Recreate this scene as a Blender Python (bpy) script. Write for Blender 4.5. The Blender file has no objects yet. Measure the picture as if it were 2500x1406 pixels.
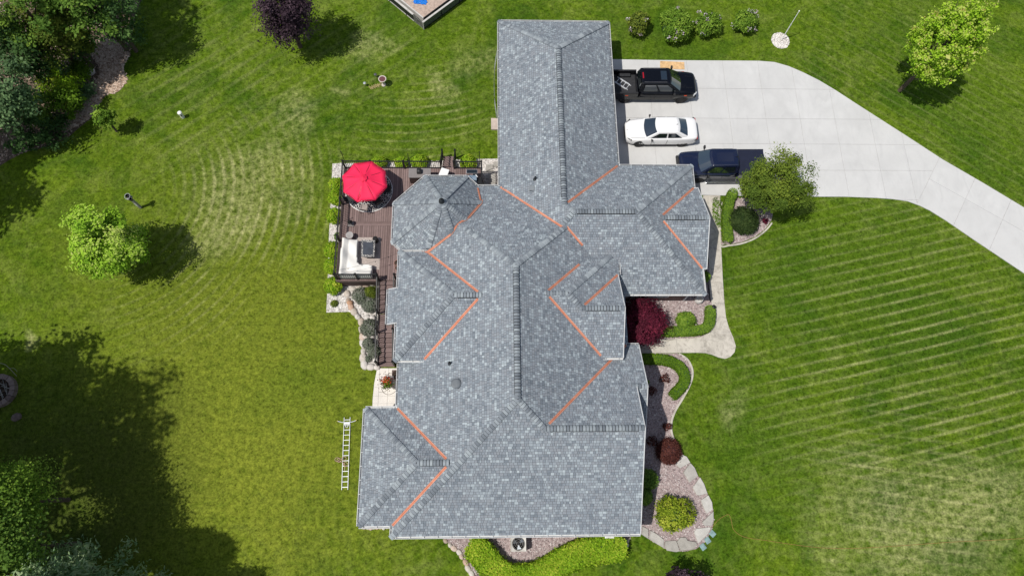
import bpy, math, random
import numpy as np
from mathutils import Vector, Matrix
random.seed(7); rng = np.random.default_rng(11)
SC = bpy.context.scene; COL = SC.collection
R = math.radians
# ------------------------------------------------------------------ camera
CAM_H, FPX = 42.0, 1651.6
cd = bpy.data.cameras.new('camera'); cam = bpy.data.objects.new('camera', cd); COL.objects.link(cam)
cam.location = (0, 0, CAM_H); cam.rotation_euler = (.3206, -.0290, -.0107)
cd.sensor_width = 36; cd.lens = FPX / 2500 * 36; cd.clip_end = 2000; SC.camera = cam
# ------------------------------------------------------------------ light
SUNV = Vector((.47, .20, -1)).normalized()
w = bpy.data.worlds.new('World'); SC.world = w; w.use_nodes = True
nt = w.node_tree; bg = nt.nodes['Background']; sk = nt.nodes.new('ShaderNodeTexSky')
sk.sky_type = 'NISHITA'; sk.sun_disc = False
sk.sun_elevation = math.asin(-SUNV.z); sk.sun_rotation = math.atan2(-SUNV.x, -SUNV.y)
# broken fair-weather cloud, as the car windows reflect it
tcn = nt.nodes.new('ShaderNodeTexCoord'); cn = nt.nodes.new('ShaderNodeTexNoise'); cn.inputs['Scale'].default_value = 2.6; cn.inputs['Detail'].default_value = 7; cn.inputs['Roughness'].default_value = .58
nt.links.new(tcn.outputs['Generated'], cn.inputs['Vector']); cr = nt.nodes.new('ShaderNodeMapRange'); cr.inputs[1].default_value = .50; cr.inputs[2].default_value = .66; nt.links.new(cn.outputs[0], cr.inputs[0])
cm_ = nt.nodes.new('ShaderNodeMix'); cm_.data_type = 'RGBA'; nt.links.new(cr.outputs[0], cm_.inputs[0]); nt.links.new(sk.outputs[0], cm_.inputs[6]); cm_.inputs[7].default_value = (9.5, 9.7, 10.0, 1)
nt.links.new(cm_.outputs[2], bg.inputs[0]); bg.inputs[1].default_value = .08
sl = bpy.data.lights.new('sun', 'SUN'); sl.energy = 4.0; sl.angle = R(.6); sl.color = (1, .955, .88)
so = bpy.data.objects.new('sun', sl); COL.objects.link(so); so.rotation_euler = SUNV.to_track_quat('-Z', 'Y').to_euler()
so.location = (-20, -10, 40)
vs = SC.view_settings; vs.view_transform = 'Standard'; vs.look = 'None'; vs.exposure = 0; vs.gamma = 1; vs.use_curve_mapping = False

# ------------------------------------------------------------------ helpers
def euler_m(rx, ry, rz):
    return np.array((Matrix.Rotation(rz, 3, 'Z') @ Matrix.Rotation(ry, 3, 'Y') @ Matrix.Rotation(rx, 3, 'X')))
CM = euler_m(.3206, -.0290, -.0107)
def P(u, v, z=0.0):
    """survey point (measured in the drone picture) at height z, as a place on the ground plan"""
    d = CM @ np.array([(u - 1250) / FPX, -(v - 703) / FPX, -1.0]); t = (z - CAM_H) / d[2]
    return Vector((t * d[0], t * d[1], z))
def PP(pts, z=0.0): return [P(u, v, z) for u, v in pts]

def link(o):
    COL.objects.link(o); return o
def mesh_of(name, verts, faces, mats, smooth=False, tone=None):
    me = bpy.data.meshes.new(name); me.from_pydata([tuple(v) for v in verts], [], faces)
    for m in (mats if isinstance(mats, (list, tuple)) else [mats]): me.materials.append(m)
    if smooth: me.polygons.foreach_set('use_smooth', [True] * len(me.polygons))
    if tone is not None: set_tone(me, tone)
    me.update(); return me
def set_tone(me, tone):
    a = me.attributes.new('tone', 'FLOAT', 'FACE')
    t = np.full(len(me.polygons), tone, np.float32) if np.isscalar(tone) else np.asarray(tone, np.float32)
    a.data.foreach_set('value', t)
def fast_mesh(name, V, F, mat, tone=None, smooth=False):
    V = np.asarray(V, np.float32); F = np.asarray(F, np.int32); me = bpy.data.meshes.new(name); k = F.shape[1]
    me.vertices.add(len(V)); me.vertices.foreach_set('co', V.ravel())
    me.loops.add(F.size); me.loops.foreach_set('vertex_index', F.ravel())
    me.polygons.add(len(F)); me.polygons.foreach_set('loop_start', np.arange(0, F.size, k, dtype=np.int32))
    me.update(calc_edges=True)
    if smooth: me.polygons.foreach_set('use_smooth', np.ones(len(F), bool))
    me.materials.append(mat)
    if tone is not None: set_tone(me, tone)
    me.validate(); return me
def put(name, me, parent=None, world=True):
    o = link(bpy.data.objects.new(name, me))
    if parent is not None:
        o.parent = parent
        if world: o.matrix_parent_inverse = wm(parent).inverted()
    return o
def wm(o):
    m = Matrix.LocRotScale(o.location, o.rotation_euler, o.scale)
    return wm(o.parent) @ o.matrix_parent_inverse @ m if o.parent else m
def tag(o, label=None, cat=None, group=None, kind=None):
    if label: o['label'] = label
    if cat: o['category'] = cat
    if group: o['group'] = group
    if kind: o['kind'] = kind
    return o
def thing(name, label, cat, loc=(0, 0, 0), rz=0, group=None):
    o = link(bpy.data.objects.new(name, None)); o.location = loc; o.rotation_euler = (0, 0, rz)
    o.empty_display_size = .3
    return tag(o, label, cat, group)
def copy_tree(o, parent=None):
    c = o.copy(); link(c); c.parent = parent
    for ch in o.children: copy_tree(ch, c)
    return c

class MB:
    def __init__(s): s.v = []; s.f = []; s.t = []
    def add(s, v, f, tone=0.5):
        n = len(s.v); s.v += [tuple(p) for p in v]; s.f += [tuple(i + n for i in q) for q in f]; s.t += [tone] * len(f); return s
    def box(s, x0, y0, z0, x1, y1, z1, tone=.5):
        v = [(x, y, z) for z in (z0, z1) for y in (y0, y1) for x in (x0, x1)]
        return s.add(v, [(0, 2, 3, 1), (4, 5, 7, 6), (0, 1, 5, 4), (2, 6, 7, 3), (0, 4, 6, 2), (1, 3, 7, 5)], tone)
    def obox(s, a, b, w, h, up=(0, 0, 1), tone=.5):
        """bar from a to b with width w and height h"""
        a, b, up = Vector(a), Vector(b), Vector(up); d = (b - a).normalized()
        sd = d.cross(up)
        if sd.length < 1e-4: sd = d.cross(Vector((1, 0, 0)))
        sd.normalize(); u2 = sd.cross(d).normalized(); sd = sd * w / 2; u2 = u2 * h / 2
        v = [c + i * sd + j * u2 for c in (a, b) for i, j in ((-1, -1), (1, -1), (1, 1), (-1, 1))]
        return s.add(v, [(3, 2, 1, 0), (4, 5, 6, 7), (0, 1, 5, 4), (1, 2, 6, 5), (2, 3, 7, 6), (3, 0, 4, 7)], tone)
    def prism(s, poly, z0, z1, tone=.5, inset=0.0):
        n = len(poly); p = [Vector((q[0], q[1], 0)) for q in poly]
        ar = sum(p[i].x * p[(i + 1) % n].y - p[(i + 1) % n].x * p[i].y for i in range(n))
        if ar < 0: p.reverse()
        c = sum(p, Vector()) / n
        top = [q + (c - q).normalized() * inset for q in p]
        v = [(q.x, q.y, z0) for q in p] + [(q.x, q.y, z1) for q in top]
        f = [tuple(range(n - 1, -1, -1)), tuple(range(n, 2 * n))] + [(i, (i + 1) % n, n + (i + 1) % n, n + i) for i in range(n)]
        return s.add(v, f, tone)
    def tube(s, pts, rad, n=8, tone=.5, cap=True):
        pts = [Vector(p) for p in pts]; m = len(pts)
        rad = [rad] * m if not hasattr(rad, '__len__') else rad
        v = []
        ref = Vector((0, 0, 1))
        for i, p in enumerate(pts):
            d = (pts[min(i + 1, m - 1)] - pts[max(i - 1, 0)]).normalized()
            r = ref if abs(d.dot(ref)) < .95 else Vector((1, 0, 0))
            a = d.cross(r).normalized(); b = d.cross(a).normalized()
            for k in range(n):
                t = 2 * math.pi * k / n; v.append(p + (a * math.cos(t) + b * math.sin(t)) * rad[i])
        f = [(i * n + k, i * n + (k + 1) % n, (i + 1) * n + (k + 1) % n, (i + 1) * n + k) for i in range(m - 1) for k in range(n)]
        if cap: f += [tuple(range(n - 1, -1, -1)), tuple(range((m - 1) * n, m * n))]
        return s.add(v, f, tone)
    def lathe(s, prof, c=(0, 0, 0), n=24, tone=.5):
        v = []; cx, cy, cz = c
        for r, z in prof:
            for k in range(n):
                t = 2 * math.pi * k / n; v.append((cx + r * math.cos(t), cy + r * math.sin(t), cz + z))
        m = len(prof)
        f = [(i * n + k, i * n + (k + 1) % n, (i + 1) * n + (k + 1) % n, (i + 1) * n + k) for i in range(m - 1) for k in range(n)]
        f += [tuple(range(n - 1, -1, -1)), tuple(range((m - 1) * n, m * n))]
        return s.add(v, f, tone)
    def build(s, name, mat, parent=None, world=True, smooth=False, bevel=0, sub=0):
        me = mesh_of(name, s.v, s.f, mat, smooth, s.t); o = put(name, me, parent, world)
        if bevel:
            b = o.modifiers.new('bevel', 'BEVEL'); b.width = bevel; b.segments = 2; b.limit_method = 'ANGLE'
        if sub:
            b = o.modifiers.new('sub', 'SUBSURF'); b.levels = sub; b.render_levels = sub
        return o
def pt(name, mat, parent, fn, world=True, **k):
    m = MB(); fn(m); return m.build(name, mat, parent, world, **k)
def smooth_path(pts, n=6):
    """Catmull-Rom through points"""
    pts = [Vector(p) for p in pts]; out = []
    for i in range(len(pts) - 1):
        p0 = pts[max(i - 1, 0)]; p1 = pts[i]; p2 = pts[i + 1]; p3 = pts[min(i + 2, len(pts) - 1)]
        for k in range(n):
            t = k / n
            out.append(.5 * ((2 * p1) + (p2 - p0) * t + (2 * p0 - 5 * p1 + 4 * p2 - p3) * t * t + (3 * p1 - p0 - 3 * p2 + p3) * t ** 3))
    out.append(pts[-1]); return out
def closed_path(pts, n=5):
    pts = [Vector(p) for p in pts]; N = len(pts); out = []
    for i in range(N):
        p0, p1, p2, p3 = (pts[(i + k - 1) % N] for k in range(4))
        for k in range(n):
            t = k / n
            out.append(.5 * ((2 * p1) + (p2 - p0) * t + (2 * p0 - 5 * p1 + 4 * p2 - p3) * t * t + (3 * p1 - p0 - 3 * p2 + p3) * t ** 3))
    return out
def clip_poly(sub, a, b, c):
    """keep the part of 2-D polygon sub where a*x+b*y+c >= 0"""
    out = []
    for i in range(len(sub)):
        p, q = sub[i], sub[(i + 1) % len(sub)]
        dp = a * p[0] + b * p[1] + c; dq = a * q[0] + b * q[1] + c
        if dp >= 0: out.append(p)
        if (dp >= 0) != (dq >= 0):
            t = dp / (dp - dq); out.append((p[0] + t * (q[0] - p[0]), p[1] + t * (q[1] - p[1])))
    return out
def clip_convex(sub, cv):
    n = len(cv); ar = sum(cv[i][0] * cv[(i + 1) % n][1] - cv[(i + 1) % n][0] * cv[i][1] for i in range(n))
    if ar < 0: cv = cv[::-1]
    for i in range(n):
        (x0, y0), (x1, y1) = cv[i][:2], cv[(i + 1) % n][:2]
        a, b = -(y1 - y0), (x1 - x0); l = math.hypot(a, b)
        if l < 1e-9: continue
        sub = clip_poly(sub, a / l, b / l, -(a * x0 + b * y0) / l)
        if len(sub) < 3: return []
    return sub
def area2(p): return abs(sum(p[i][0] * p[(i + 1) % len(p)][1] - p[(i + 1) % len(p)][0] * p[i][1] for i in range(len(p)))) / 2
def inside(poly, X, Y):
    r = np.zeros(len(X), bool); n = len(poly)
    for i in range(n):
        x0, y0 = poly[i][0], poly[i][1]; x1, y1 = poly[(i + 1) % n][0], poly[(i + 1) % n][1]
        c = ((y0 > Y) != (y1 > Y)) & (X < (x1 - x0) * (Y - y0) / (y1 - y0 + 1e-12) + x0); r ^= c
    return r

# ------------------------------------------------------------------ materials
class NT:
    def __init__(s, name):
        s.m = bpy.data.materials.new(name); s.m.use_nodes = True; s.t = s.m.node_tree; s.n = s.t.nodes
        s.p = s.n['Principled BSDF']; s.out = s.n['Material Output']
    def new(s, t, **k):
        n = s.n.new('ShaderNode' + t)
        for a, b in k.items(): setattr(n, a, b)
        return n
    def L(s, a, b): s.t.links.new(a, b)
    def val(s, sock, x):
        if isinstance(x, (int, float)): sock.default_value = x
        elif isinstance(x, (tuple, list)): sock.default_value = tuple(x) + ((1,) if len(x) == 3 and len(sock.default_value) == 4 else ())
        else: s.L(x, sock)
    def pos(s, scale=(1, 1, 1), rot=(0, 0, 0), loc=(0, 0, 0), obj=False):
        g = s.new('TexCoord').outputs['Object'] if obj else s.new('NewGeometry').outputs['Position']
        m = s.new('Mapping'); s.L(g, m.inputs[0]); m.inputs['Scale'].default_value = scale
        m.inputs['Rotation'].default_value = rot; m.inputs['Location'].default_value = loc; return m.outputs[0]
    def noise(s, vec, sc, det=3, rough=.55, dist=0):
        n = s.new('TexNoise'); s.L(vec, n.inputs['Vector']); n.inputs['Scale'].default_value = sc
        n.inputs['Detail'].default_value = det; n.inputs['Roughness'].default_value = rough; n.inputs['Distortion'].default_value = dist
        return n.outputs[0]
    def ramp(s, f, a, b, lo=0.0, hi=1.0):
        n = s.new('MapRange'); n.clamp = True; s.L(f, n.inputs[0])
        for i, x in zip((1, 2, 3, 4), (a, b, lo, hi)): n.inputs[i].default_value = x
        return n.outputs[0]
    def math(s, op, a, b=0.0):
        n = s.new('Math', operation=op); s.val(n.inputs[0], a); s.val(n.inputs[1], b); return n.outputs[0]
    def mix(s, f, a, b, mode='MIX'):
        n = s.new('Mix', data_type='RGBA', blend_type=mode); s.val(n.inputs[0], f); s.val(n.inputs[6], a); s.val(n.inputs[7], b); return n.outputs[2]
    def attr(s, name='tone'): return s.new('Attribute', attribute_name=name).outputs['Fac']
    def bump(s, h, st=.4, dist=.02):
        b = s.new('Bump'); b.inputs['Strength'].default_value = st; b.inputs['Distance'].default_value = dist
        s.L(h, b.inputs['Height']); s.L(b.outputs[0], s.p.inputs['Normal'])
    def base(s, c): s.val(s.p.inputs['Base Color'], c)
    def set(s, **k):
        for a, b in k.items(): s.p.inputs[a.replace('_', ' ')].default_value = b
        return s
def flat(name, c, rough=.6, metal=0.0, var=.18, scale=3.0, bump=0.0, spec=.4, coat=0.0):
    t = NT(name); v = t.pos(); n = t.noise(v, scale, 5)
    t.base(t.mix(t.ramp(n, .3, .7), tuple(x * (1 - var) for x in c), tuple(min(1, x * (1 + var)) for x in c)))
    t.set(Roughness=rough, Metallic=metal, Specular_IOR_Level=spec, Coat_Weight=coat, Coat_Roughness=.05)
    if bump: t.bump(t.noise(v, scale * 14, 3), bump)
    return t.m
def foliage(name, dark, mid, light, trans=.3, k=1.75):
    dark, mid, light = (tuple(min(.62, x * k) for x in c) for c in (dark, mid, light))
    t = NT(name); a = t.attr(); c = t.mix(t.ramp(a, 0, .55), dark, mid); c = t.mix(t.ramp(a, .55, 1), c, light)
    n = t.noise(t.pos(), 1.6, 3); c = t.mix(t.ramp(n, .35, .7, 0, .35), c, tuple(x * .62 for x in mid))
    t.base(c); t.set(Roughness=.6, Specular_IOR_Level=.08)
    tr = t.new('BsdfTranslucent'); t.L(c, tr.inputs[0]); mx = t.new('MixShader'); mx.inputs[0].default_value = trans
    t.L(t.p.outputs[0], mx.inputs[1]); t.L(tr.outputs[0], mx.inputs[2]); t.L(mx.outputs[0], t.out.inputs[0]); return t.m
def toned(name, cols, rough=.8, nscale=6.0, nvar=.25, bump=.2, spec=.3):
    """colour picked by each piece's own tone, plus grain"""
    t = NT(name); a = t.attr(); r = t.new('ValToRGB'); e = r.color_ramp.elements
    while len(e) < len(cols): e.new(.5)
    for i, c in enumerate(cols): e[i].position = i / (len(cols) - 1); e[i].color = tuple(c) + (1,)
    t.L(a, r.inputs[0]); v = t.pos(); n = t.noise(v, nscale, 5, .65)
    c = t.mix(t.ramp(n, .3, .7, nvar, 0), r.outputs[0], (0, 0, 0)); t.base(c); t.set(Roughness=rough, Specular_IOR_Level=spec)
    if bump: t.bump(t.noise(v, nscale * 6, 4), bump)
    return t.m
M = {}
M['white'] = flat('white_metal', (.78, .78, .77), .45, var=.05)
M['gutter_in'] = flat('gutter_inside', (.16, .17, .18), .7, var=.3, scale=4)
M['black'] = flat('black_metal', (.012, .012, .013), .45, var=.3)
M['rubber'] = flat('tyre_rubber', (.018, .018, .019), .85, var=.3)
M['alum'] = flat('aluminium', (.62, .64, .66), .35, .6, var=.1)
M['rim_dark'] = flat('dark_wheel', (.02, .02, .022), .3, .6)
M['dark'] = flat('dark_plastic', (.02, .02, .022), .55)
M['soil'] = flat('soil', (.05, .035, .025), .95, var=.4, scale=5, bump=.4)
M['bark'] = flat('bark', (.10, .075, .055), .9, var=.35, scale=9, bump=.6)
def copper():
    t = NT('copper_flashing'); v = t.pos(); n = t.noise(v, 1.7, 6, .7); f = t.noise(v, 14, 4, .7); c = t.mix(t.ramp(n, .35, .68), (.72, .35, .235), (.58, .235, .145)); c = t.mix(t.ramp(f, .5, .75, 0, .5), c, (.36, .17, .115)); c = t.mix(t.ramp(t.noise(v, 3.1, 4), .6, .75, 0, .6), c, (.72, .42, .30))
    t.base(c); t.set(Roughness=.48, Metallic=.3); t.bump(f, .2); return t.m
M['copper'] = copper()
M['gutter'] = flat('gutter_white', (.56, .57, .575), .5, var=.12)
M['vent_black'] = flat('ridge_vent_black', (.012, .013, .015), .8)
M['felt'] = flat('roof_underlay', (.05, .052, .058), .95)
M['soffit'] = flat('soffit', (.6, .59, .57), .7)
M['pipe'] = flat('vent_pipe', (.025, .03, .035), .6)
M['glassdark'] = NT('window_glass').set(Base_Color=(.015, .02, .025, 1), Roughness=.04, Specular_IOR_Level=.9).m
M['shingle'] = toned('asphalt_shingle', [(.178, .206, .238), (.212, .242, .277), (.242, .274, .311), (.262, .284, .314), (.294, .334, .372), (.352, .400, .434), (.425, .480, .512)], .95, 22, .16, .35, .1)
M['cap'] = toned('ridge_cap_shingle', [(.165, .188, .214), (.21, .236, .265), (.25, .28, .31), (.295, .33, .358), (.36, .402, .428)], .95, 22, .2, .35, .1)
M['underlay'] = flat('cap_underlay', (.045, .05, .057), .95)
def brick():
    t = NT('red_brick'); b = t.new('TexBrick'); g = t.new('NewGeometry')
    sx = t.new('SeparateXYZ'); t.L(g.outputs['Position'], sx.inputs[0]); cx = t.new('CombineXYZ')
    t.L(t.math('ADD', sx.outputs[0], sx.outputs[1]), cx.inputs[0]); t.L(sx.outputs[2], cx.inputs[1]); t.L(cx.outputs[0], b.inputs['Vector'])
    b.inputs['Color1'].default_value = (.17, .06, .045, 1); b.inputs['Color2'].default_value = (.11, .045, .04, 1); b.inputs['Mortar'].default_value = (.3, .27, .25, 1)
    b.inputs['Scale'].default_value = 1; b.inputs['Brick Width'].default_value = .21; b.inputs['Row Height'].default_value = .075; b.inputs['Mortar Size'].default_value = .009
    t.base(b.outputs[0]); t.set(Roughness=.9); t.bump(b.outputs['Fac'], -.4); return t.m
M['brick'] = brick()
# ------------------------------------------------------------------ lawn
def lawn_material():
    t = NT('mown_lawn'); v = t.pos(); vm = t.new('VectorMath', operation='DISTANCE')
    def blob(c, r0, r1, warp=None):
        d = t.new('VectorMath', operation='DISTANCE'); t.L(wv, d.inputs[0]); d.inputs[1].default_value = (c[0], c[1], 0)
        return t.ramp(d.outputs['Value'], r0, r1, 1, 0)
    # warped position so that patches get uneven outlines
    nz = t.new('TexNoise'); t.L(v, nz.inputs['Vector']); nz.inputs['Scale'].default_value = .22; nz.inputs['Detail'].default_value = 5
    sb = t.new('VectorMath', operation='SUBTRACT'); t.L(nz.outputs['Color'], sb.inputs[0]); sb.inputs[1].default_value = (.5, .5, .5)
    sc = t.new('VectorMath', operation='SCALE'); t.L(sb.outputs[0], sc.inputs[0]); sc.inputs['Scale'].default_value = 7
    ad = t.new('VectorMath', operation='ADD'); t.L(v, ad.inputs[0]); t.L(sc.outputs[0], ad.inputs[1]); wv = ad.outputs[0]
    big = t.noise(v, .075, 4, .55, .4); med = t.noise(v, .42, 5, .6, .3); sm = t.noise(v, 2.2, 5, .65); fine = t.noise(v, 8.0, 4, .7); vf = t.noise(v, 24, 3, .7); f2 = t.noise(v, 4.2, 3, .6)
    deep = (.038, .088, .004); mid = (.094, .154, .009); lime = (.158, .210, .018); olive = (.150, .182, .018); dry = (.44, .415, .19)
    c = t.mix(t.ramp(big, .36, .62), deep, mid); c = t.mix(t.ramp(med, .35, .68, 0, .85), c, mid)
    c = t.mix(t.ramp(sm, .42, .75, 0, .55), c, lime)
    pn = t.noise(v, .8, 6, .72, .8); c = t.mix(t.ramp(pn, .46, .72, 0, .5), c, (.205, .235, .06)); dn = t.noise(v, .23, 5, .65, .6); c = t.mix(t.ramp(dn, .48, .66, 0, .75), c, (.030, .080, .006))
    # west lawn is drier and more olive, with a pale worn heart
    wst = blob(P(560, 900), 5, 15); c = t.mix(t.math('MULTIPLY', wst, t.ramp(sm, .25, .6, .45, 1)), c, olive)
    hot = blob(P(640, 1170), 2, 11); c = t.mix(t.math('MULTIPLY', hot, t.ramp(sm, .3, .65, .25, .8)), c, (.196, .222, .024))
    for (u, w_, r, k) in ((130, 620, 6, .5), (420, 420, 7, .4), (700, 480, 6, .35)):
        c = t.mix(t.math('MULTIPLY', blob(P(u, w_), .5, r), t.ramp(med, .3, .7, 0, k)), c, olive)
    for (u, w_, r, k) in ((2150, 700, 9, .75), (1850, 1080, 6, .65), (1900, 700, 5, .75), (1650, 120, 7, .6), (2350, 320, 7, .7), (1150, 250, 3, .6), (760, 940, 4, .5), (1000, 60, 5, .5), (2250, 100, 9, .5)):
        c = t.mix(t.math('MULTIPLY', blob(P(u, w_), .5, r), k * .8), c, (.062, .118, .009))
    c = t.mix(t.math('MULTIPLY', blob(P(170, 1190), 4, 9), t.ramp(sm, .25, .6, .3, .65)), c, (.045, .055, .016))   # sparse grass and bare soil, colour also darkened to deepen the tree shade
    def streaks(mask, wave, lo, hi, k, grain):
        nonlocal c
        f = t.math('MULTIPLY', t.math('MULTIPLY', mask, t.ramp(wave, lo, hi)), t.math('MULTIPLY', grain, k)); c = t.mix(f, c, dry)
    def bands(a, b, period, dist, stretch=.10):
        d = P(*b) - P(*a); th = math.atan2(d.y, d.x); vv = t.pos(rot=(0, 0, -th)); wt = t.new('TexWave', wave_type='BANDS', bands_direction='Y', wave_profile='SIN')
        t.L(vv, wt.inputs[0]); wt.inputs['Scale'].default_value = .314 / period; wt.inputs['Distortion'].default_value = dist; wt.inputs['Detail'].default_value = 2; wt.inputs['Detail Scale'].default_value = .12
        m = t.new('Mapping'); t.L(vv, m.inputs[0]); m.inputs['Scale'].default_value = (stretch, 1, 1)
        return wt.outputs['Fac'], t.math('MULTIPLY', t.ramp(t.noise(m.outputs[0], 2.6, 5, .7), .36, .64, .15, 1), t.ramp(t.noise(v, .3, 3), .34, .56, .35, 1))
    def rings(cn, period, dist):
        q = P(*cn); m = t.pos(loc=(-q.x, -q.y, 0)); wt = t.new('TexWave', wave_type='RINGS', rings_direction='Z', wave_profile='SIN')
        t.L(m, wt.inputs[0]); wt.inputs['Scale'].default_value = .314 / period; wt.inputs['Distortion'].default_value = dist; wt.inputs['Detail'].default_value = 2; wt.inputs['Detail Scale'].default_value = .15
        return wt.outputs['Fac'], t.math('MULTIPLY', t.ramp(t.noise(v, 2.2, 6, .75), .36, .62, .12, 1), t.ramp(t.noise(v, .35, 3), .36, .58, .2, 1))
    # mower rows
    w1, g1 = bands((1930, 1005), (2490, 872), 0.66, 2.8); mk = t.math('MAXIMUM', blob(P(2230, 880), 5, 14), t.math('MULTIPLY', blob(P(2200, 1150), 3, 9), .55))
    streaks(mk, w1, .7, 1, .48, g1); c = t.mix(t.math('MULTIPLY', mk, t.ramp(w1, .25, .6, .3, 0)), c, deep)
    w1, g1 = bands((1900, 1260), (2480, 1330), .7, 3); streaks(blob(P(2230, 1230), 3, 8), w1, .7, 1, .4, g1)
    w2, g2 = bands((420, 335), (800, 95), 1.0, 3.0); mk2 = t.math('MAXIMUM', blob(P(560, 220), 3, 10), blob(P(860, 140), 2, 6)); streaks(mk2, w2, .6, 1, .22, g2)
    w3, g3 = bands((2020, 60), (2480, 320), .7, 4.0); streaks(blob(P(2250, 260), 5, 13), w3, .72, 1, .18, g3)
    w4, g4 = rings((240, 480), .66, 2.6); streaks(blob(P(620, 470), 2.5, 7), w4, .5, 1, .55, g4); streaks(blob(P(440, 690), 2, 6), w4, .72, 1, .3, g4)
    w5, g5 = rings((1000, -120), .66, 2.0); streaks(blob(P(1010, 350), 2, 6), w5, .7, 1, .3, g5); streaks(blob(P(1090, 230), 1, 4), w5, .6, 1, .25, g5)
    for (u, w_, r, k) in ((722, 277, 2.2, .6), (1080, 212, 1.7, .45), (885, 130, 2, .5), (1795, 1020, 1.5, .4), (560, 560, 2.2, .3), (1180, 150, 2, .3), (545, 505, 3, .35), (650, 430, 4, .4), (2180, 1310, 6, .5), (2420, 1250, 5, .5), (65, 843, .9, .9), (850, 235, .8, .5)):
        c = t.mix(t.math('MULTIPLY', blob(P(u, w_), 0, r), t.math('MULTIPLY', t.ramp(sm, .34, .62), k)), c, dry)
    # blades: fine light / dark grain
    g = t.math('ADD', t.math('MULTIPLY', t.ramp(fine, .3, .7, -.42, .42), 1), t.math('ADD', t.ramp(vf, .3, .7, -.34, .34), t.math('ADD', t.ramp(sm, .3, .7, -.2, .2), t.ramp(f2, .3, .7, -.32, .32))))
    c = t.mix(1.0, c, t.math('ADD', g, 1.0), 'MULTIPLY')
    c = t.mix(1.0, c, (.94, .95, 1.0), 'MULTIPLY'); t.base(c); t.set(Roughness=.9, Specular_IOR_Level=.02)
    h = t.math('ADD', t.math('MULTIPLY', fine, 1.0), t.math('MULTIPLY', vf, .7)); t.bump(h, .55, .06); return t.m
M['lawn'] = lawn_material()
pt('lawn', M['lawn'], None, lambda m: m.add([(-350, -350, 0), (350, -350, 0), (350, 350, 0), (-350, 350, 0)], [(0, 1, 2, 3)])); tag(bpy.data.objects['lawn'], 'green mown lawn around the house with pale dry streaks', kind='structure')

# ------------------------------------------------------------------ concrete
def concrete(name, base, stain, sc=1.0, mould=0.0):
    t = NT(name); v = t.pos(); a = t.attr(); n = t.noise(v, .5 * sc, 6, .6, .5); f = t.noise(v, 9, 5, .7)
    st = t.noise(t.pos((1, .35, 1)), 1.1, 6, .7, 1.2)
    c = t.mix(t.ramp(n, .3, .7), tuple(x * .86 for x in base), base); c = t.mix(t.ramp(st, .50, .70, 0, .42), c, stain)
    c = t.mix(t.ramp(t.noise(v, .18, 5, .6, 1.5), .45, .65, 0, .22), c, tuple(x * .78 for x in base)); c = t.mix(t.ramp(a, 0, 1, 0, .08), c, tuple(x * .6 for x in base)); c = t.mix(t.ramp(f, .35, .7, 0, .14), c, stain)
    if mould:
        q = t.noise(v, 1.5, 6, .75, 1.0); c = t.mix(t.math('MULTIPLY', t.ramp(q, .46, .68, 0, .85), t.ramp(f, .25, .55, .4, 1)), c, mould)
    t.base(c); t.set(Roughness=.85, Specular_IOR_Level=.25); t.bump(f, .15, .01); return t.m
M['drive'] = concrete('driveway_concrete', (.60, .598, .59), (.44, .44, .44)); M['walk'] = concrete('sidewalk_concrete', (.60, .56, .49), (.36, .33, .28), 1.5, (.21, .19, .16))
M['patio'] = concrete('patio_pavers', (.80, .76, .71), (.62, .55, .47), 2); M['joint'] = flat('joint_sand', (.42, .41, .40), .95, var=.4, scale=8)
def paved(name, label, outline, cells, mat, z, gap, piece, slope_bevel=.006):
    root = pt(name, M['joint'], None, lambda m: m.prism(outline, -.05, z - .022)); tag(root, label, kind='structure')
    k = 0
    for c in cells:
        q = clip_convex([(p[0], p[1]) for p in outline], c)
        if len(q) < 3 or area2(q) < .05: continue
        n = len(q); ce = (sum(p[0] for p in q) / n, sum(p[1] for p in q) / n)
        cl = [q[i] for i in range(n) if math.hypot(q[i][0] - q[i - 1][0], q[i][1] - q[i - 1][1]) > 1e-3]
        if len(cl) < 3: continue
        m = MB(); m.prism(cl, -.04, z, random.random(), slope_bevel); m.build(piece, mat, root); k += 1
    return root
def grid(xs, ys, g=.005): return [[(a + g, c + g), (b - g, c + g), (b - g, d - g), (a + g, d - g)] for a, b in zip(xs, xs[1:]) for c, d in zip(ys, ys[1:])]
DRIVE = PP([(1480, 146), (1600, 148), (1700, 149), (1852, 150), (1890, 153), (1925, 163), (1960, 178), (2000, 198), (2040, 222), (2100, 261), (2200, 325), (2300, 390), (2400, 448), (2600, 568), (2800, 700),
            (2760, 830), (2600, 733), (2500, 668), (2440, 628), (2380, 588), (2310, 540), (2270, 515), (2245, 503), (2215, 492), (2180, 487), (2140, 484), (2060, 481), (1960, 481), (1870, 480), (1712, 477), (1640, 470), (1480, 470)])
P0, P1 = P(2236, 502), P(2298, 375)          # first joint across the narrow drive
ax = (P(2500, 500) - P(2300, 390)).normalized(); px_ = Vector((-ax.y, ax.x, 0))
YS = [21.0, 22.62, 24.70, 26.76, 29.27, 33.0]; XS = [7.5, 8.9, 11.6, 14.5, 17.2, 19.85, 22.35, 24.9, 27.5, 29.6, 45]
YS[0] = 18.0; YS.insert(1, 20.35)
apron = []
jd = (P1 - P0).normalized(); nrm = Vector((jd.y, -jd.x, 0))
if nrm.dot(ax) < 0: nrm = -nrm
for c in grid(XS, YS):
    q = clip_poly(c, -nrm.x, -nrm.y, nrm.dot(P0) - .006)
    if len(q) >= 3: apron.append(q)
lane = []; s = 0; mid = (P0 + P1) / 2
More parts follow.
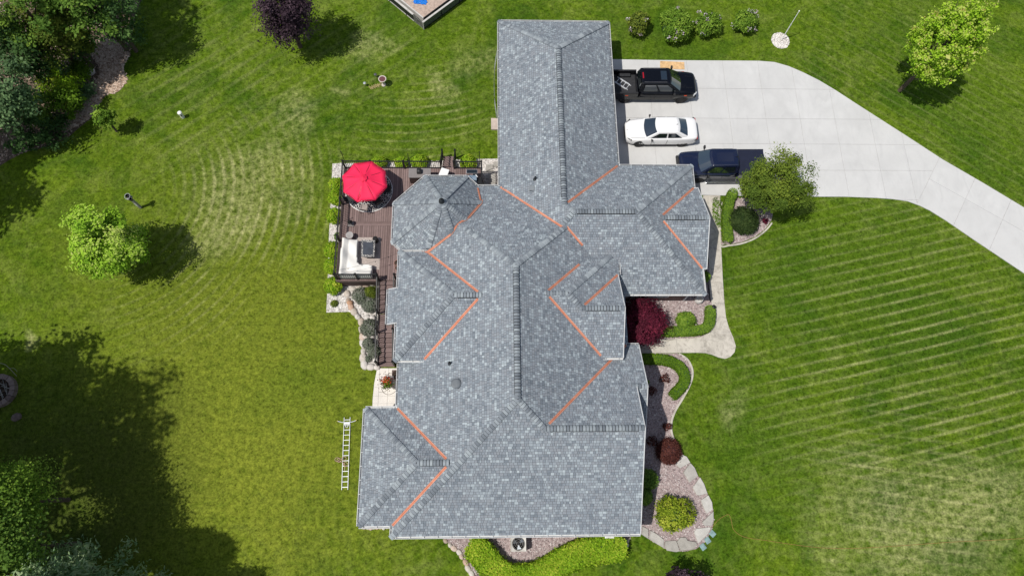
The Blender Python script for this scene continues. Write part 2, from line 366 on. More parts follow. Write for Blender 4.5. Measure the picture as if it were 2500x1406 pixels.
for k in range(7):
    a, b = s + .006, s + 2.75 - .006; s += 2.75
    for (l0, l1) in ((-9, -.006), (.006, 9)):
        cc = [mid + ax * x + jd * y for x, y in ((a, l0), (b, l0), (b, l1), (a, l1))]; lane.append([(p.x, p.y) for p in cc])
paved('driveway', 'pale grey concrete driveway with cut joints, narrowing to the right edge', DRIVE, apron + lane, M['drive'], .05, .012, 'slab')
WALK = PP([(1716, 478), (1758, 478), (1757, 520), (1758, 560), (1760, 600), (1764, 680), (1768, 740), (1772, 775), (1779, 800), (1790, 825), (1796, 845), (1793, 860), (1783, 871), (1770, 876), (1755, 873), (1738, 866), (1722, 862), (1700, 861), (1640, 862), (1530, 863), (1500, 863),
           (1500, 828), (1560, 829), (1640, 827), (1690, 826), (1714, 822), (1730, 811), (1739, 797), (1741, 780), (1738, 745), (1733, 717), (1731, 660), (1728, 600), (1718, 540)])
def by_lines(vx, hy):                       # cells between measured joints
    cs = []
    ys = [P(1745, y).y for y in hy]
    for a, b in zip(ys, ys[1:]): cs.append([(13.1, a - .006), (18, a - .006), (18, b + .006), (13.1, b + .006)])
    xs = [P(x, 845).x for x in vx]; yb = P(1745, hy[-1]).y
    for a, b in zip(xs, xs[1:]): cs.append([(a + .006, yb - .006), (b - .006, yb - .006), (b - .006, 5), (a + .006, 5)])
    return cs
paved('sidewalk', 'weathered concrete sidewalk curving round to the front door', WALK, by_lines((1490, 1584, 1652, 1719, 1830), (478, 542, 605, 657, 700, 741, 775, 812)), M['walk'], .056, .012, 'slab')
PAT = PP([(921, 899), (972, 899), (972, 1003), (909, 1003), (910, 975), (914, 935)])
pxs = [P(x, 950).x for x in (895, 925, 947, 985)]; pys = [P(930, y).y for y in (1010, 985, 967, 945, 920, 890)]
paved('patio', 'small cream paver patio below the deck stairs', PAT, grid(pxs, pys, .004), M['patio'], .05, .008, 'paver')

# ------------------------------------------------------------------ beds
M['bed_pink'] = flat('pink_gravel_bed', (.33, .265, .26), .95, var=.45, scale=9, bump=.6)
M['bed_white'] = flat('white_rock_bed', (.52, .49, .46), .95, var=.5, scale=7, bump=.6)
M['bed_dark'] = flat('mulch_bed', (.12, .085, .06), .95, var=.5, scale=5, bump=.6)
M['peb_pink'] = toned('pink_pebbles', [(.19, .145, .147), (.36, .28, .275), (.45, .36, .355), (.52, .46, .45), (.64, .59, .575)], .85, 20, .2, 0)
M['peb_white'] = toned('white_pebbles', [(.26, .23, .20), (.60, .56, .52), (.74, .71, .67), (.82, .79, .76), (.88, .86, .84)], .8, 20, .2, 0)
M['chips'] = toned('wood_chips', [(.2, .13, .095), (.42, .30, .22), (.58, .44, .35), (.72, .6, .5)], .9, 20, .2, 0)
def scatter_pebbles(name, label, poly, n, size, mat, z=.03, flat_=.55, chip=False, avoid=None):
    xs = [p[0] for p in poly]; ys = [p[1] for p in poly]; X = np.empty(0); Y = np.empty(0)
    while len(X) < n:
        a = rng.uniform(min(xs), max(xs), n); b = rng.uniform(min(ys), max(ys), n); k = inside(poly, a, b)
        X = np.concatenate([X, a[k]]); Y = np.concatenate([Y, b[k]])
    X, Y = X[:n], Y[:n]; th = rng.uniform(0, 6.28, n); s_ = size * rng.lognormal(0, .32, n)
    l = s_ * (rng.uniform(1.6, 3.0, n) if chip else rng.uniform(.9, 1.4, n)); w_ = s_ * rng.uniform(.6, .95, n); h = s_ * flat_ * rng.uniform(.6, 1.1, n)
    c, s2 = np.cos(th), np.sin(th); base = np.stack([X, Y, np.full(n, z)], 1)
    dx = np.stack([c * l / 2, s2 * l / 2, rng.normal(0, .12, n) * s_], 1); dy = np.stack([-s2 * w_ / 2, c * w_ / 2, rng.normal(0, .12, n) * s_], 1); dz = np.stack([rng.normal(0, .1, n) * s_, rng.normal(0, .1, n) * s_, h], 1)
    V = np.stack([base + dx, base + dy, base - dx, base - dy, base + dz, base + dx * .45 + dy * .4 + dz * .85], 1).reshape(-1, 3)
    f = np.array([[0, 1, 5], [1, 4, 5], [1, 2, 4], [2, 3, 4], [3, 0, 4], [0, 5, 4]]); F = (f[None] + (np.arange(n) * 6)[:, None, None]).reshape(-1, 3)
    tone = np.repeat(rng.uniform(0, 1, n), 6); o = put(name, fast_mesh(name, V, F, mat, tone)); return tag(o, label, kind='stuff')
def bed(name, label, poly, mat, z=.02):
    o = pt(name, mat, None, lambda m: m.prism(poly, -.05, z)); return tag(o, label, kind='structure')
def rough_edge(px): return closed_path(PP(px), 4)
B_W = PP([(812, 400), (900, 398), (1010, 396), (1090, 392), (1150, 389), (1221, 388), (1224, 470), (1100, 480), (990, 560), (985, 700), (930, 700), (926, 899), (884, 900), (883, 850), (884, 805), (879, 785), (868, 769), (852, 761), (830, 762), (797, 763), (800, 690), (804, 560)])
B1 = PP([(1775, 484), (1884, 483), (1888, 515), (1882, 540), (1868, 560), (1842, 579), (1810, 592), (1780, 597), (1761, 598), (1758, 560), (1758, 520), (1763, 497)])
B2 = PP([(1515, 690), (1715, 690), (1722, 640), (1731, 640), (1733, 717), (1738, 745), (1741, 780), (1739, 797), (1730, 811), (1714, 822), (1690, 826), (1640, 827), (1535, 828), (1515, 828)])
B3 = PP([(1500, 864), (1600, 864), (1655, 863), (1675, 876), (1686, 895), (1688, 915), (1681, 940), (1664, 972), (1646, 1002), (1637, 1030), (1637, 1055), (1646, 1080), (1664, 1105), (1690, 1138), (1712, 1175), (1730, 1212), (1741, 1245), (1743, 1268), (1737, 1295), (1722, 1322), (1700, 1339), (1672, 1345), (1648, 1345), (1622, 1338), (1595, 1322), (1570, 1306), (1556, 1298), (1500, 1250)])
B4 = PP([(1066, 1300), (1098, 1328), (1118, 1345), (1132, 1365), (1150, 1395), (1165, 1425), (1190, 1450), (1340, 1450), (1372, 1415), (1388, 1395), (1404, 1382), (1432, 1371), (1470, 1366), (1500, 1360), (1522, 1345), (1533, 1325), (1536, 1310), (1555, 1296), (1400, 1270)])
for nm, lab, poly, mat in (('gravel_bed', 'white landscaping rock bed wrapping the deck', B_W, 'bed_white'), ('gravel_bed', 'pink gravel bed under the tree beside the driveway', B1, 'bed_pink'), ('gravel_bed', 'pink gravel bed around the red maple by the entry', B2, 'bed_pink'), ('gravel_bed', 'pink gravel bed with flagstone rim east of the house', B3, 'bed_pink'), ('gravel_bed', 'pink gravel bed around the cooling unit south of the house', B4, 'bed_pink')): bed(nm, lab, poly, M[mat])
scatter_pebbles('pebbles', 'white pebbles of the rock bed around the deck', B_W, 9000, .075, M['peb_white'])
for poly, n, lab in ((B1, 2200, 'pink pebbles of the bed beside the driveway'), (B2, 4200, 'pink pebbles of the bed around the red maple'), (B3, 9000, 'pink pebbles of the bed east of the house'), (B4, 6000, 'pink pebbles of the bed around the cooling unit')):
    scatter_pebbles('pebbles', lab, poly, n, .07, M['peb_pink'])
fb = P(1905, 100); ring = [fb + Vector((math.cos(a) * .68, math.sin(a) * .72, 0)) for a in np.linspace(0, 6.283, 28, endpoint=False)]
bed('gravel_bed', 'round white gravel bed at the foot of the white pole', ring, M['bed_white']); scatter_pebbles('pebbles', 'white pebbles at the foot of the pole', ring, 500, .085, M['peb_white'])
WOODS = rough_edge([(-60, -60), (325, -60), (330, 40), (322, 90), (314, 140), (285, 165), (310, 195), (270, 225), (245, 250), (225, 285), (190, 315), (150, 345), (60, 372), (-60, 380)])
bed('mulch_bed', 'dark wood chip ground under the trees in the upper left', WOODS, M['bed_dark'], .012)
CHIP = rough_edge([(215, 118), (262, 92), (316, 130), (300, 165), (310, 196), (285, 226), (250, 236), (228, 280), (165, 320), (150, 305), (190, 270), (225, 215), (245, 170)])
scatter_pebbles('wood_chips', 'pale wood chips along the lawn edge in the upper left', CHIP, 7000, .085, M['chips'], .02, .3, True)
scatter_pebbles('wood_chips', 'dark wood chips scattered under the woodland trees', WOODS, 5000, .08, M['chips'], .016, .3, True)

# flagstones, edging, boulders
M['flag'] = toned('limestone', [(.36, .34, .30), (.44, .42, .385), (.52, .50, .46), (.58, .56, .52)], .9, 3, .3, .5)
M['boulder'] = toned('field_stone', [(.40, .31, .24), (.52, .45, .38), (.60, .55, .49), (.68, .64, .60), (.50, .30, .19)], .9, 4, .25, .5)
fl = [[(1195, 420), (1245, 440), (1275, 490), (1235, 515), (1190, 538), (1140, 495)], [(1275, 492), (1310, 530), (1337, 598), (1265, 655), (1215, 570), (1245, 525)], [(1350, 605), (1385, 660), (1412, 740), (1345, 757), (1320, 750), (1290, 690)], [(1418, 750), (1450, 810), (1455, 870), (1405, 905), (1375, 850), (1355, 790)], [(1460, 880), (1463, 950), (1445, 1000), (1385, 1000), (1365, 970), (1410, 925)],
      [(1440, 1008), (1420, 1060), (1335, 1145), (1320, 1105), (1300, 1055), (1315, 1020)], [(1330, 1150), (1300, 1190), (1195, 1200), (1160, 1125), (1190, 1090), (1235, 1090), (1250, 1115), (1320, 1130)], [(1190, 1205), (1160, 1212), (1085, 1200), (1060, 1160), (1070, 1120), (1160, 1115)], [(1060, 1180), (985, 1135), (940, 1100), (950, 1035), (1000, 1060), (1062, 1110)], [(935, 1105), (880, 1070), (885, 1000), (935, 1025)]]
fr = thing('flagstone_edging', 'rim of big flat limestone slabs round the gravel bed', 'edging', P(1700, 1250))
for q in fl:
    poly = PP([(1300 + a / 3.3, 980 + b / 3.3) for a, b in q], .1); m = MB(); m.prism(poly, 0, .11 + random.uniform(0, .03), random.random(), .03); m.build('flagstone', M['flag'], fr, bevel=.012)
def rock(m, c, rx, ry, rz, seed, th=0, tone=.5):
    r = random.Random(seed); n, k = 9, 5; v = []; f = []
    for i in range(k + 1):
        a = math.pi * i / k
        for j in range(n):
            b = 2 * math.pi * j / n; d = 1 + r.uniform(-.13, .13); x = rx * math.sin(a) * math.cos(b) * d; y = ry * math.sin(a) * math.sin(b) * d; z = rz * math.copysign(abs(math.cos(a)) ** .7, math.cos(a)) * (1 + r.uniform(-.1, .1))
            v.append((c[0] + x * math.cos(th) - y * math.sin(th), c[1] + x * math.sin(th) + y * math.cos(th), c[2] + z))
    for i in range(k):
        for j in range(n): f.append((i * n + j, (i + 1) * n + j, (i + 1) * n + (j + 1) % n, i * n + (j + 1) % n))
    m.add(v, f, tone)
def stone_line(name, label, cat, px, step, size, mat, h=.12, seed=1, jit=.04):
    pts = smooth_path(PP(px), 10); root = thing(name, label, cat, pts[0]); acc = 0; r = random.Random(seed); last = None
    for a, b in zip(pts, pts[1:]):
        acc += (b - a).length
        if acc >= step:
            acc = 0; d = b - a; s_ = size * r.uniform(.75, 1.2); m = MB(); rock(m, (b.x + r.uniform(-jit, jit), b.y + r.uniform(-jit, jit), .03), s_ * .62, s_ * .45, h * r.uniform(.7, 1.2), r.random() * 99, math.atan2(d.y, d.x), r.random()); m.build('stone', mat, root, smooth=True)
    return root
stone_line('stone_edging', 'row of pale cobbles edging the lower left of the south bed', 'edging', [(1078, 1308), (1100, 1332), (1120, 1348), (1136, 1372), (1152, 1400), (1168, 1428)], .30, .34, M['boulder'], .12, 3)
stone_line('stone_edging', 'row of small pale cobbles edging the south hedge on the right', 'edging', [(1372, 1412), (1390, 1394), (1408, 1380), (1436, 1371), (1472, 1366), (1502, 1358), (1520, 1343), (1532, 1322), (1536, 1308)], .22, .24, M['boulder'], .10, 5)
stone_line('stone_edging', 'white cobble strip along the southwest wing wall', 'edging', [(884, 1288), (900, 1289), (920, 1289), (940, 1289), (955, 1288)], .16, .2, M['boulder'], .07, 15)
stone_line('boulder_edging', 'field boulders lining the lawn beside the deck stairs', 'edging', [(846, 703), (850, 722), (853, 742), (866, 765), (880, 780), (884, 800), (886, 825), (888, 850), (888, 875), (890, 894), (905, 897), (920, 897)], .42, .50, M['boulder'], .2, 7)
stone_line('boulder_edging', 'row of rounded boulders below the deck front', 'edging', [(850, 703), (866, 706), (880, 705), (894, 704), (912, 702)], .36, .42, M['boulder'], .18, 9)
for k, (u, v_, s_, lab) in enumerate(((893, 823, .42, 'round white boulder between grey shrubs beside the stairs'), (907, 826, .40, 'greenish white boulder touching the stair railing'), (898, 779, .42, 'flat white boulder in the rock bed near the stair landing'), (910, 778, .40, 'white boulder against the stair railing near the landing'), (855, 740, .36, 'rust orange boulder in the white rock bed'), (222, 178, .62, 'pale angular boulder on the wood chips upper left'))):
    m = MB(); q = P(u, v_); rock(m, (q.x, q.y, .06), s_ * .62, s_ * .5, .22, 40 + k, k * .7, (.8, .75, .7, .75, 1.0, .55)[k]); tag(m.build('boulder', M['boulder'], None, smooth=True), lab, 'boulder', 'loose boulders in the beds')
def curb(name, label, px, w_=.12, h=.07, mat='walk'):
    pts = smooth_path(PP(px), 6); m = MB()
    v = []; f = []
    for i, p in enumerate(pts):
        d = (pts[min(i + 1, len(pts) - 1)] - pts[max(i - 1, 0)]).normalized(); sd = Vector((-d.y, d.x, 0)) * w_ / 2
        v += [p - sd + Vector((0, 0, -.05)), p - sd + Vector((0, 0, h)), p + sd + Vector((0, 0, h)), p + sd + Vector((0, 0, -.05))]
    for i in range(len(pts) - 1):
        for k in range(3): f.append((i * 4 + k, i * 4 + k + 1, i * 4 + k + 5, i * 4 + k + 4))
    f += [(0, 1, 2, 3), tuple(len(v) - 1 - k for k in range(4))]
    m.add(v, f); return tag(m.build(name, M[mat], None), label, 'edging')
curb('concrete_edging', 'curved concrete edging east of the entry hedge', [(1657, 864), (1677, 877), (1688, 897), (1690, 917), (1683, 941), (1666, 973), (1648, 1003), (1639, 1030), (1639, 1055), (1648, 1080)])
curb('concrete_edging', 'curved concrete edging below the bed beside the driveway', [(1884, 545), (1870, 562), (1844, 582), (1811, 595), (1780, 600), (1759, 600), (1757, 560), (1757, 520), (1763, 495)], .1, .06)
# ------------------------------------------------------------------ house
p_ = .56
house = thing('house', 'large brick house with grey shingled hip roofs, turret and copper valleys', 'house', (1.4, 10, 0))
gL, gR, gN, gz = .58, 8.27, 32.73, 2.8; gc = (gL + gR) / 2; gr = gz + p_ * (gR - gL) / 2; gA = gN - (gR - gL) / 2
rN, rS, rE, rz_ = 21.39, 12.62, 13.11, 2.8; rh = (rN - rS) / 2; rc = (rN + rS) / 2; rr = rz_ + p_ * rh; rAe = rE - rh; rAw = gL + rh
mW, mE, mS, mN, mz = -5.40, 8.18, -1.165, 19.9, 2.75; mh = (mE - mW) / 2; mc = (mE + mW) / 2; mr = mz + p_ * mh; mAs = mS + mh; mAn = mN - mh
sR = 4.2; sz = mz + p_ * (sR - mS); sX = mc + (mr - sz) / p_; sE = 8.17; tE = 8.8; tR = 6.68
def zS(y): return mz + p_ * (y - mS)
def zSN(y): return sz - p_ * (y - sR)
def zMW(x): return mz + p_ * (x - mW)
def zME(x): return mr - p_ * (x - mc)
def zMN(y): return mz + p_ * (mN - y)
def zRS(y): return rz_ + p_ * (y - rS)
wz, wW, wN, wS = 3.6, -5.52, 15.06, 8.37; wc = (wN + wS) / 2; wr = wz + p_ * (wN - wS) / 2; wA = -2.1; wV = mW + (wr - mz) / p_; wE = mW + (wz - mz) / p_
lz, lW, lN, lS = 2.75, -7.22, 5.76, -.61; lc = (lN + lS) / 2; lr = lz + p_ * (lN - lS) / 2; lA = -4.0; lV = mW + (lr - mz) / p_
ez, eS = 3.73, 8.45; eU = 11.79; eUz = ez + p_ * (eU - eS); eUw = mc + (mr - eUz) / p_; eUe = 4.37; eE = eUe + (eUz - ez) / p_; eL = 11.02; eLz = ez + p_ * (eL - eS); eLw = eUe + (eUz - eLz) / p_; eR = 7.64; eV = mc + (mr - ez) / p_
qR, qS, qN, qE = 17.03, 14.265, 19.795, 13.4; qz = rz_ + p_ * (qN - qS) / 2; qW = rE - (qz - rz_) / p_
tc = Vector((-2.9, 17.35, 0)); tap = 3.2; tz = 2.8; ttop = 5.86; tR_ = tap / math.cos(math.pi / 8)
bz = wz - (wr - wz) / (wA - wW) * .61
Y0 = rc + (rr - gr) / p_       # where the garage ridge dies into the wing roof
F = []                          # roof faces: convex polygons
def face(*pts): F.append([Vector(q) for q in pts])
face((gL, gN, gz), (gR, gN, gz), (gc, gA, gr))
face((gL, gN, gz), (gc, gA, gr), (gc, Y0, gr), (gL, Y0, gz)); face((gL, Y0, gz), (gc, Y0, gr), (rAw, rc, rr), (gL, rS, gz))
face((gR, gN, gz), (gR, rN - .4, gz), (gc, Y0 - .4, gr), (gc, gA, gr))
face((rE, rN, rz_), (rAe, rc, rr), (rAw, rc, rr), (gc, Y0, gr), (gR, rN, rz_))
face((rAw, rc, rr), (rAe, rc, rr), (rE, rS, rz_), (gL, rS, rz_)); face((rE, rN, rz_), (rE, rS, rz_), (rAe, rc, rr))
face((qE, qN, rz_), (qE, qR, qz), (qW, qR, qz), (rE, qN, rz_)); face((qE, qS, rz_), (rE, qS, rz_), (qW, qR, qz), (qE, qR, qz))
face((-2.7, mN, mz), (mE, mN, mz), (mc, mAn, mr), (-2.7, mN + mW + 2.7 + 0, zMW(-2.7)))
face((mW, mS, mz), (mc, mAs, mr), (mc, mAn, mr), (-2.7, mN + mW + 2.7, zMW(-2.7)), (mW, mN + mW + 2.7, mz))
face((mW, mS, mz), (sX, mS, mz), (sX, sR, sz), (mc, mAs, mr)); face((sX, mS, mz), (sE, mS, mz), (sE, sR, sz), (sX, sR, sz))
face((mc, mAn, mr), (mc, mAs, mr), (sX, sR, sz), (mE, sR + mE - sX, mz), (mE, mN, mz))
face((sX, sR, sz), (sE, sR, sz), (sE, 9.4, zSN(9.4)), (sX + 9.4 - sR, 9.4, zSN(9.4))); face((sE, tR, zSN(tR)), (tE, tR, zSN(tR)), (tE, 9.4, zSN(9.4)), (sE, 9.4, zSN(9.4)))
face((sE - .3, tR, zSN(tR)), (sE - .3, 3.96, zSN(9.4)), (tE, 3.96, zSN(9.4)), (tE, tR, zSN(tR)))
face((wW, wN, wz), (wA, wc, wr), (wV, wc, wr), (wE, wN, wz)); face((wW, wS, wz), (wE, wS, wz), (wV, wc, wr), (wA, wc, wr)); face((wW, wN, wz), (wW, wS, wz), (wA, wc, wr))
face((wW - .61, 12.77, bz), (wW - .61, 10.62, bz), (wW, 10.62, wz), (wW, 12.77, wz))
face((lW, lN, lz), (lA, lc, lr), (lV, lc, lr), (mW, lN, lz)); face((lW, lS, lz), (mW, lS, lz), (lV, lc, lr), (lA, lc, lr)); face((lW, lN, lz), (lW, lS, lz), (lA, lc, lr))
yv = eU - (eLw - eUw)
face((eUw, eU, eUz), (eUe, eU, eUz), (eLw, eL, eLz), (eLw, yv, ez + p_ * (yv - eS))); face((eLw, yv, ez + p_ * (yv - eS)), (eLw, eL, eLz), (eR, eL, eLz), (eR, eS, ez), (eV, eS, ez))
face((eUw, eU, eUz), (eV, eU + eV - eUw, ez), (eE, eU + eE - eUe, ez), (eUe, eU, eUz)); face((eUe, eU, eUz), (eE, eU + eE - eUe, ez), (eE, eU - eE + eUe, ez))
face((eLw, eL, eLz), (eR, eL + eR - eLw, eLz - p_ * (eR - eLw)), (eR, eL, eLz))
TV = [tc + Vector((math.cos(a) * tR_, math.sin(a) * tR_, tz)) for a in [math.pi / 8 + k * math.pi / 4 for k in range(8)]]; TA = tc + Vector((0, 0, ttop))
for k in range(8):
    a_, b_ = TV[k], TV[(k + 1) % 8]; n_ = (b_ - a_).cross(TA - a_); q_ = clip_poly([(a_.x, a_.y), (b_.x, b_.y), (TA.x, TA.y)], 0, 1, -(wN + .14))
    if len(q_) >= 3: face(*[(x, y, a_.z - (n_.x * (x - a_.x) + n_.y * (y - a_.y)) / n_.z) for x, y in q_])
# fix winding upward
for q in F:
    n = (q[1] - q[0]).cross(q[2] - q[0])
    if n.z < 0: q.reverse()
roof = MB()
for q in F: roof.add(q, [tuple(range(len(q)))])
roof = roof.build('roof', M['felt'], house)
# shingles: every tab its own little wedge
def tabs(q, SV, SF, ST, exposure=.152):
    n = (q[1] - q[0]).cross(q[2] - q[0]).normalized(); g = Vector((-n.x, -n.y, 0)); g.normalize()
    ud = Vector((-g.y, g.x, 0)); vd = n.cross(ud) if n.cross(ud).z > 0 else -n.cross(ud); vd.normalize()
    if ud.cross(vd).dot(n) < 0: ud = -ud
    o = n * q[0].dot(n); pz = Vector((0, 0, 0)); sn = vd.z
    pl = [(a.dot(ud), a.dot(vd)) for a in q]; umin, umax = min(a[0] for a in pl), max(a[0] for a in pl); vmin, vmax = min(a[1] for a in pl), max(a[1] for a in pl)
    ew = []
    m = len(pl)
    for i in range(m):
        (x0, y0), (x1, y1) = pl[i], pl[(i + 1) % m]; a, b = -(y1 - y0), x1 - x0; l = math.hypot(a, b); ew.append((a / l, b / l, -(a * x0 + b * y0) / l))
    nc = int((vmax - vmin) / exposure) + 1
    for c in range(nc):
        v0 = vmin + c * exposure; v1 = v0 + exposure; u = umin - random.uniform(0, .4); sheet = random.random() * .12
        while u < umax:
            wd = random.choice((.11, .14, .16, .18, .2, .23)); hi = random.random() < .5
            r_ = [(u + .007, v0), (u + wd - .007, v0), (u + wd - .007, v1 - .014), (u + .007, v1 - .014)]; u += wd
            ins = all(a * x + b * y + k >= 0 for x, y in r_ for a, b, k in ew)
            if not ins:
                for a, b, k in ew:
                    r_ = clip_poly(r_, a, b, k)
                    if len(r_) < 3: break
                if len(r_) < 3 or area2(r_) < .0008: continue
            h0 = .016 if hi else .009; h1 = .004; b0 = len(SV)
            for x, y in r_: SV.append(o + ud * x + vd * y + n * (h1 + (h0 - h1) * (1 - (y - v0) / exposure)))
            SF.append(tuple(range(b0, b0 + len(r_)))); tn = random.choice((.0, .12, .2, .28, .36, .36, .45, .45, .5, .58, .66, .66, .74, .84, .97)) * .9 + random.uniform(0, .1); ST.append(tn)
            lo = [i for i in range(len(r_)) if abs(r_[i][1] - v0) < 1e-6]
            if len(lo) >= 2:
                i, j = lo[0], lo[1]; e = len(SV); SV.append(SV[b0 + i] - n * h0); SV.append(SV[b0 + j] - n * h0); SF.append((b0 + i, e, e + 1, b0 + j)); ST.append(tn * .8)
SV, SF, ST = [], [], []
for q in F: tabs(q, SV, SF, ST)
sh = put('shingle_courses', mesh_of('shingle_courses', SV, SF, M['shingle'], tone=ST), roof); sh['kind'] = 'stuff'

# gutters along the eaves, each run a part
def gutter(a, b, out, hang=True, dark=True):
    a, b, out = Vector(a), Vector(b), Vector(out).normalized(); d = (b - a).normalized(); w_ = .13; m = MB()
    def strip(o0, z0, o1, z1, mm):
        mm.add([a + out * o0 + Vector((0, 0, z0)), b + out * o0 + Vector((0, 0, z0)), b + out * o1 + Vector((0, 0, z1)), a + out * o1 + Vector((0, 0, z1))], [(0, 1, 2, 3)])
    for o0, z0, o1, z1 in ((0, -.13, .09, -.13), (.09, -.13, w_, -.02), (w_, -.02, w_, .0), (w_, .0, w_ - .03, .0), (0, -.13, 0, -.01)): strip(o0, z0, o1, z1, m)
    for e in (a, b): m.add([e, e + Vector((0, 0, -.13)), e + out * .09 + Vector((0, 0, -.13)), e + out * w_ + Vector((0, 0, -.0))], [(0, 1, 2, 3)])
    o = m.build('gutter', M['gutter'], roof)
    if dark:
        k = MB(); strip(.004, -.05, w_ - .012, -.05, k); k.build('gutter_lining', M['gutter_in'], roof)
    L_ = (b - a).length; k = MB()
    for i in range(int(L_ / .75) + 1):
        c = a + d * min(L_ - .02, .2 + i * .75); k.obox(c + Vector((0, 0, .002)), c + out * w_ + Vector((0, 0, .002)), .03, .012)
    tag(k.build('gutter_hangers', M['gutter'], roof), kind='stuff')
W_, E_, N_, S_ = (-1, 0, 0), (1, 0, 0), (0, 1, 0), (0, -1, 0)
gutter((gL, gN, gz), (gL, mN, gz), W_); gutter((gR, rN, gz), (gR, gN, gz), E_); gutter((gR, gN, gz), (gL, gN, gz), N_, dark=False)
gutter((rE, rN, rz_), (gR + .13, rN, rz_), N_); gutter((eR + .1, rS, rz_), (rE, rS, rz_), S_, dark=False); gutter((rE, qN, rz_), (rE, rN, rz_), E_); gutter((rE, rS, rz_), (rE, qS, rz_), E_, dark=False)
gutter((mW, mS, mz), (sE, mS, mz), S_, dark=False); gutter((mW, lS, mz), (mW, mS, mz), W_, dark=False); gutter((mW, wS, mz), (mW, lN + .14, mz), W_); gutter((gL - .13, mN, mz), (-1.05, mN, mz), N_)
gutter((wE, wN, wz), (wW, wN, wz), N_, dark=False); gutter((wW, wS, wz), (wE, wS, wz), S_, dark=False); gutter((wW, wN, wz), (wW, 12.77, wz), W_, dark=False); gutter((wW, 10.62, wz), (wW, wS, wz), W_, dark=False); gutter((wW - .61, 12.77, bz), (wW - .61, 10.62, bz), W_, dark=False)
gutter((mW, lN, lz), (lW, lN, lz), N_, dark=False); gutter((lW, lN, lz), (lW, lS, lz), W_, dark=False); gutter((lW, lS, lz), (mW - .14, lS, lz), S_, dark=False)
gutter((tE, 9.4, zSN(9.4)), (8.05, 9.4, zSN(9.4)), N_); gutter((eV, eS, ez), (eR, eS, ez), S_, dark=False); gutter((eE, 13.55, ez), (eE, 14.3, ez), E_)
for k in (1, 2, 3, 0, 4):
    a, b = TV[k], TV[(k + 1) % 8]; o_ = (a + b) / 2 - tc; o_.z = 0
    if k == 0: a = a.lerp(b, .62)
    if k == 4: b = a.lerp(b, .3)
    gutter(a, b, o_, dark=k in (1, 2, 0))
def rake(a, b, out):
    a, b, out = Vector(a), Vector(b), Vector(out); m = MB(); m.obox(a + out * .02 + Vector((0, 0, -.06)), b + out * .02 + Vector((0, 0, -.06)), .03, .17); m.build('rake_board', M['gutter'], roof)
    m = MB(); m.obox(a + out * .012 + Vector((0, 0, .022)), b + out * .012 + Vector((0, 0, .022)), .05, .012); m.build('drip_edge', M['gutter'], roof)
rake((sE, mS, mz), (sE, sR, sz), Vector(E_)); rake((sE, sR, sz), (sE, tR, zSN(tR)), Vector(E_)); rake((tE, 3.96, zSN(9.4)), (tE, tR, zSN(tR)), Vector(E_)); rake((tE, tR, zSN(tR)), (tE, 9.4, zSN(9.4)), Vector(E_))
rake((qE, qN, rz_), (qE, qR, qz), Vector(E_)); rake((qE, qR, qz), (qE, qS, rz_), Vector(E_)); rake((eR, eL + eR - eLw, eLz - p_ * (eR - eLw)), (eR, eL, eLz), Vector(E_)); rake((eR, eL, eLz), (eR, eS, ez), Vector(E_))
for y in (12.77, 10.62): rake((wW - .61, y, bz), (wW, y, wz), Vector((0, 1 if y > 12 else -1, 0)))
for x0, x1, y, z in ((rE, qE, qS, rz_), (rE, qE, qN, rz_)): rake((x0, y, z), (x1, y, z), Vector((0, -1 if y < 15 else 1, 0)))

# ridge vents (dark sides) and cap shingles
CAPM = {}
def cap_mesh(slope, tone):
    k = (round(slope, 2), tone)
    if k not in CAPM:
        h = .155; v = []; f = []
        for x, zz in ((0.0, .006), (.146, .036)):
            for y in (-h, -h * .5, 0, h * .5, h): v.append((x, y, zz + .02 - abs(y) * slope * (.5 if abs(y) < h * .6 else .86)))
        v += [(a, b, c - .034) for a, b, c in v[5:10]]
        for i in range(4): f.append((i, i + 5, i + 6, i + 1)); f.append((i + 5, i + 10, i + 11, i + 6))
        f += [(0, 10, 5), (4, 9, 14)]
        CAPM[k] = mesh_of('ridge_cap', v, f, M['cap'], tone=tone)
    return CAPM[k]
def under_strip(name, a, b, n1, n2, w_, lift, mat):
    a, b = Vector(a), Vector(b); d = (b - a).normalized(); s1 = n1.cross(d).normalized(); s1 = s1 if s1.z < 0 else -s1; s2 = n2.cross(d).normalized(); s2 = s2 if s2.z < 0 else -s2
    m = MB(); nn = (n1 + n2).normalized(); v = [e + q for e in (a, b) for q in (s1 * w_ - n1 * .005, s1 * w_ + n1 * lift, nn * lift, s2 * w_ + n2 * lift, s2 * w_ - n2 * .005)]
    m.add(v, [(i, i + 1, i + 6, i + 5) for i in range(4)] + [(0, 1, 2, 3, 4), (9, 8, 7, 6, 5)]); return m.build(name, mat, roof)
NV = {'W': Vector((-p_, 0, 1)), 'E': Vector((p_, 0, 1)), 'N': Vector((0, p_, 1)), 'S': Vector((0, -p_, 1))}
for k in NV: NV[k].normalize()
caps = []
def cap_line(a, b, n1, n2, lift=0.0, step=.174):
    """a low end, b high end"""
    a, b = Vector(a), Vector(b); d = (b - a).normalized(); nn = (n1 + n2).normalized(); nn = (nn - d * nn.dot(d)).normalized(); y = nn.cross(d)
    s_ = n1 - d * n1.dot(d); s_.normalize(); sl_ = math.tan(math.acos(max(-1, min(1, s_.dot(nn)))))
    L_ = (b - a).length; n = int(L_ / step)
    if not lift: under_strip('hip_underlay', a, b, n1, n2, .135, .026, M['underlay'])
    for i in range(n + 1):
        # butts face down the slope: shingle laid over its lower neighbour
        c = b - d * (i * step + .02) + nn * (lift + .022); mt = Matrix((-d, -y, nn)).transposed().to_4x4(); mt.translation = c
        caps.append((c, mt, sl_))
